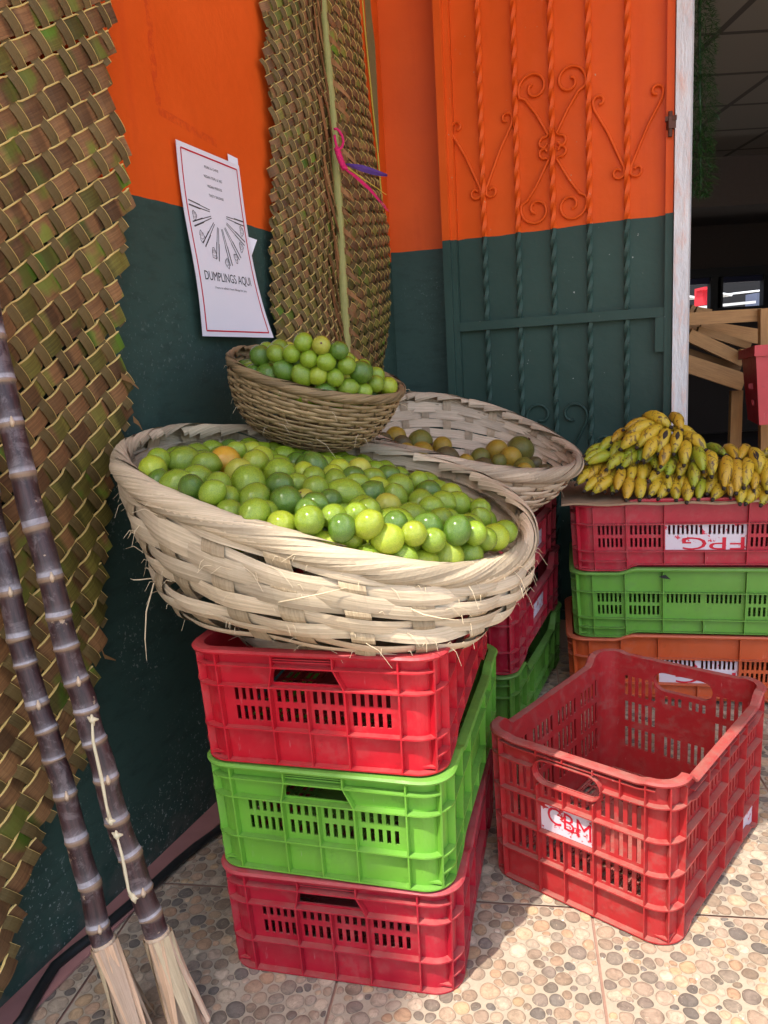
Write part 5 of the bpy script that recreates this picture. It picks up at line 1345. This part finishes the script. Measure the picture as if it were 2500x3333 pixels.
# ------------------------------------------------------------------ WOODEN RACK, BASKET, GARLAND in the shop
RY = 2.95
rack = thing('wooden_rack', 'pine display rack with slanted boards inside the shop behind the post', 'display rack', (at_y(zin(500, 1000), RY)[0], RY, 0))
def board(q0, q1, hpx, y0, y1=None, th=.022, tone=1.0, nm='board'):
    y1 = y0 if y1 is None else y1
    a = at_y(zin(*q0), y0); b = at_y(zin(*q1), y1); hh = hpx / 3.687 / FPX * zdist(a) / 2
    d = b - a; d /= np.linalg.norm(d); v = np.cross(np.array([0, -1., 0]), d); v = v / np.linalg.norm(v); v = v if v[2] > 0 or abs(v[0]) > .9 else -v
    n = np.cross(d, v); mb = MB()
    if n[1] > 0: v = -v
    slab(mb, a - v * hh, b - v * hh, b + v * hh, a + v * hh, th, col=(tone, tone, tone)); mb.build(nm, M['wood'], rack)
board((60, 515), (1025, 458), 150, RY)
board((1085, 380), (1085, 2400), 135, RY - .03, nm='post')
board((270, 640), (900, 835), 85, RY + .06, tone=.8)
board((160, 700), (820, 1010), 150, RY + .04)
board((160, 900), (780, 1110), 70, RY + .10, tone=.45)  # dark tone paints the shaded underside between the slanted boards
board((60, 1020), (825, 1270), 205, RY + .01)
board((300, 610), (1010, 720), 170, RY + .20, tone=1.05)
board((740, 1370), (705, 2400), 138, RY + .06, nm='post', tone=.8)
board((150, 640), (280, 650), 130, RY + .16, tone=.8)
board((180, 430), (225, 350), 50, RY + .12, tone=.75); board((250, 395), (430, 430), 70, RY + .18, tone=.9)
board((780, 910), (880, 905), 75, RY - .01)
# red shopping basket hanging at the right edge
bt = thing('shopping_basket', 'red plastic slotted basket at the right edge beside the wooden rack', 'plastic basket', at_y(zin(1150, 1780), 2.62))
BYb = 2.55
tl = at_y(zin(960, 930), BYb); bl = at_y(zin(1000, 1770), BYb); tl2 = at_y(zin(790, 985), BYb + .16); bl2 = at_y(zin(862, 1700), BYb + .13)
tr = tl + np.array([.34, .02, 0]); br = bl + np.array([.30, .02, 0]); trz = tl2 + np.array([.36, 0, 0])
def quadgrid(mb, A, B, Cc, Dd, nu, nv, holes):
    for i in range(nu):
        for j in range(nv):
            if (i, j) in holes: continue
            def pp(u, v): return (A * (1 - u) + B * u) * (1 - v) + (Dd * (1 - u) + Cc * u) * v
            slab(mb, pp(i / nu, j / nv), pp((i + 1) / nu, j / nv), pp((i + 1) / nu, (j + 1) / nv), pp(i / nu, (j + 1) / nv), .004)
M['basket'] = mat_plastic('red_basket_plastic', (.50, .03, .035), .12)
mb = MB(); quadgrid(mb, bl, br, tr, tl, 17, 12, {(i, j) for i in range(2, 16, 2) for j in (1, 2, 4, 5, 7, 8)}); mb.build('front_panel', M['basket'], bt)
mb = MB(); quadgrid(mb, bl2, bl, tl, tl2, 6, 12, {(2, 6), (3, 6), (3, 3)}); mb.build('side_panel', M['basket'], bt)
mb = MB(); br2 = br + (bl2 - bl); quadgrid(mb, br2, bl2, tl2, tr + (tl2 - tl), 8, 4, set()); mb.build('back_panel', M['basket'], bt)
mb = MB(); slab(mb, bl, br, br2, bl2, .004); mb.build('base', M['basket'], bt)
mb = MB(); o1 = np.array([-.010, -.012, .028]); e_ = np.array([.36, .01, 0])
slab(mb, tl + o1 - np.array([0, 0, .035]), tl + o1 + e_ - np.array([0, 0, .035]), tl + o1 + e_, tl + o1, .006); slab(mb, tl2 + np.array([-.012, 0, -.004]), tl + o1 - np.array([0, 0, .033]), tl + o1, tl2 + np.array([-.012, 0, .026]), .006)
mb.build('rim', M['basket'], bt)
# strip of plastic grass hanging behind the post
rg = random.Random(6); mb = MB(); gy = 2.47
ga = at_y(Dp(1512, -140), gy); gb = at_y(Dp(1515, 425), gy)
for i in range(5200):
    f = rg.random() ** .95; c0 = ga * (1 - f) + gb * f
    wd = .038 * (1 - max(0, f - .9) * 6) + .008 * math.sin(f * 22) + .004
    if f > .68: wd *= .96
    x = rg.uniform(-1, 1); c0 = c0 + np.array([x * wd - .002, rg.uniform(-.012, .012), rg.uniform(-.004, .004)])
    dr = np.array([x * .7 + rg.uniform(-.6, .6), -rg.uniform(.2, 1.0), rg.uniform(-.8, .5)]); dr /= np.linalg.norm(dr); L = rg.uniform(.012, .024)
    sd = np.cross(dr, [rg.uniform(-1, 1), 0, 1]); sd = sd / (np.linalg.norm(sd) + 1e-9) * .0010
    k = rg.uniform(.5, 1.5); b = len(mb.v)
    for p in (c0 - sd, c0 + sd, c0 + dr * L * .6 + sd * .8 + np.array([0, 0, -.002]), c0 + dr * L + np.array([0, 0, -.005]), c0 + dr * L * .6 - sd * .8 + np.array([0, 0, -.002])): mb.add(p)
    mb.face((b, b + 1, b + 2, b + 4)); mb.face((b + 4, b + 2, b + 3))
gt_ = thing('grass_garland', 'strip of green plastic grass hanging behind the white post', 'garland', gb)
mb.build('blades', M['garland'], gt_)
mb = MB(); mb.tube([ga + np.array([0, .006, 0]), gb + np.array([0, .006, .02])], .004, 8); mb.build('cord', M['garland'], gt_)
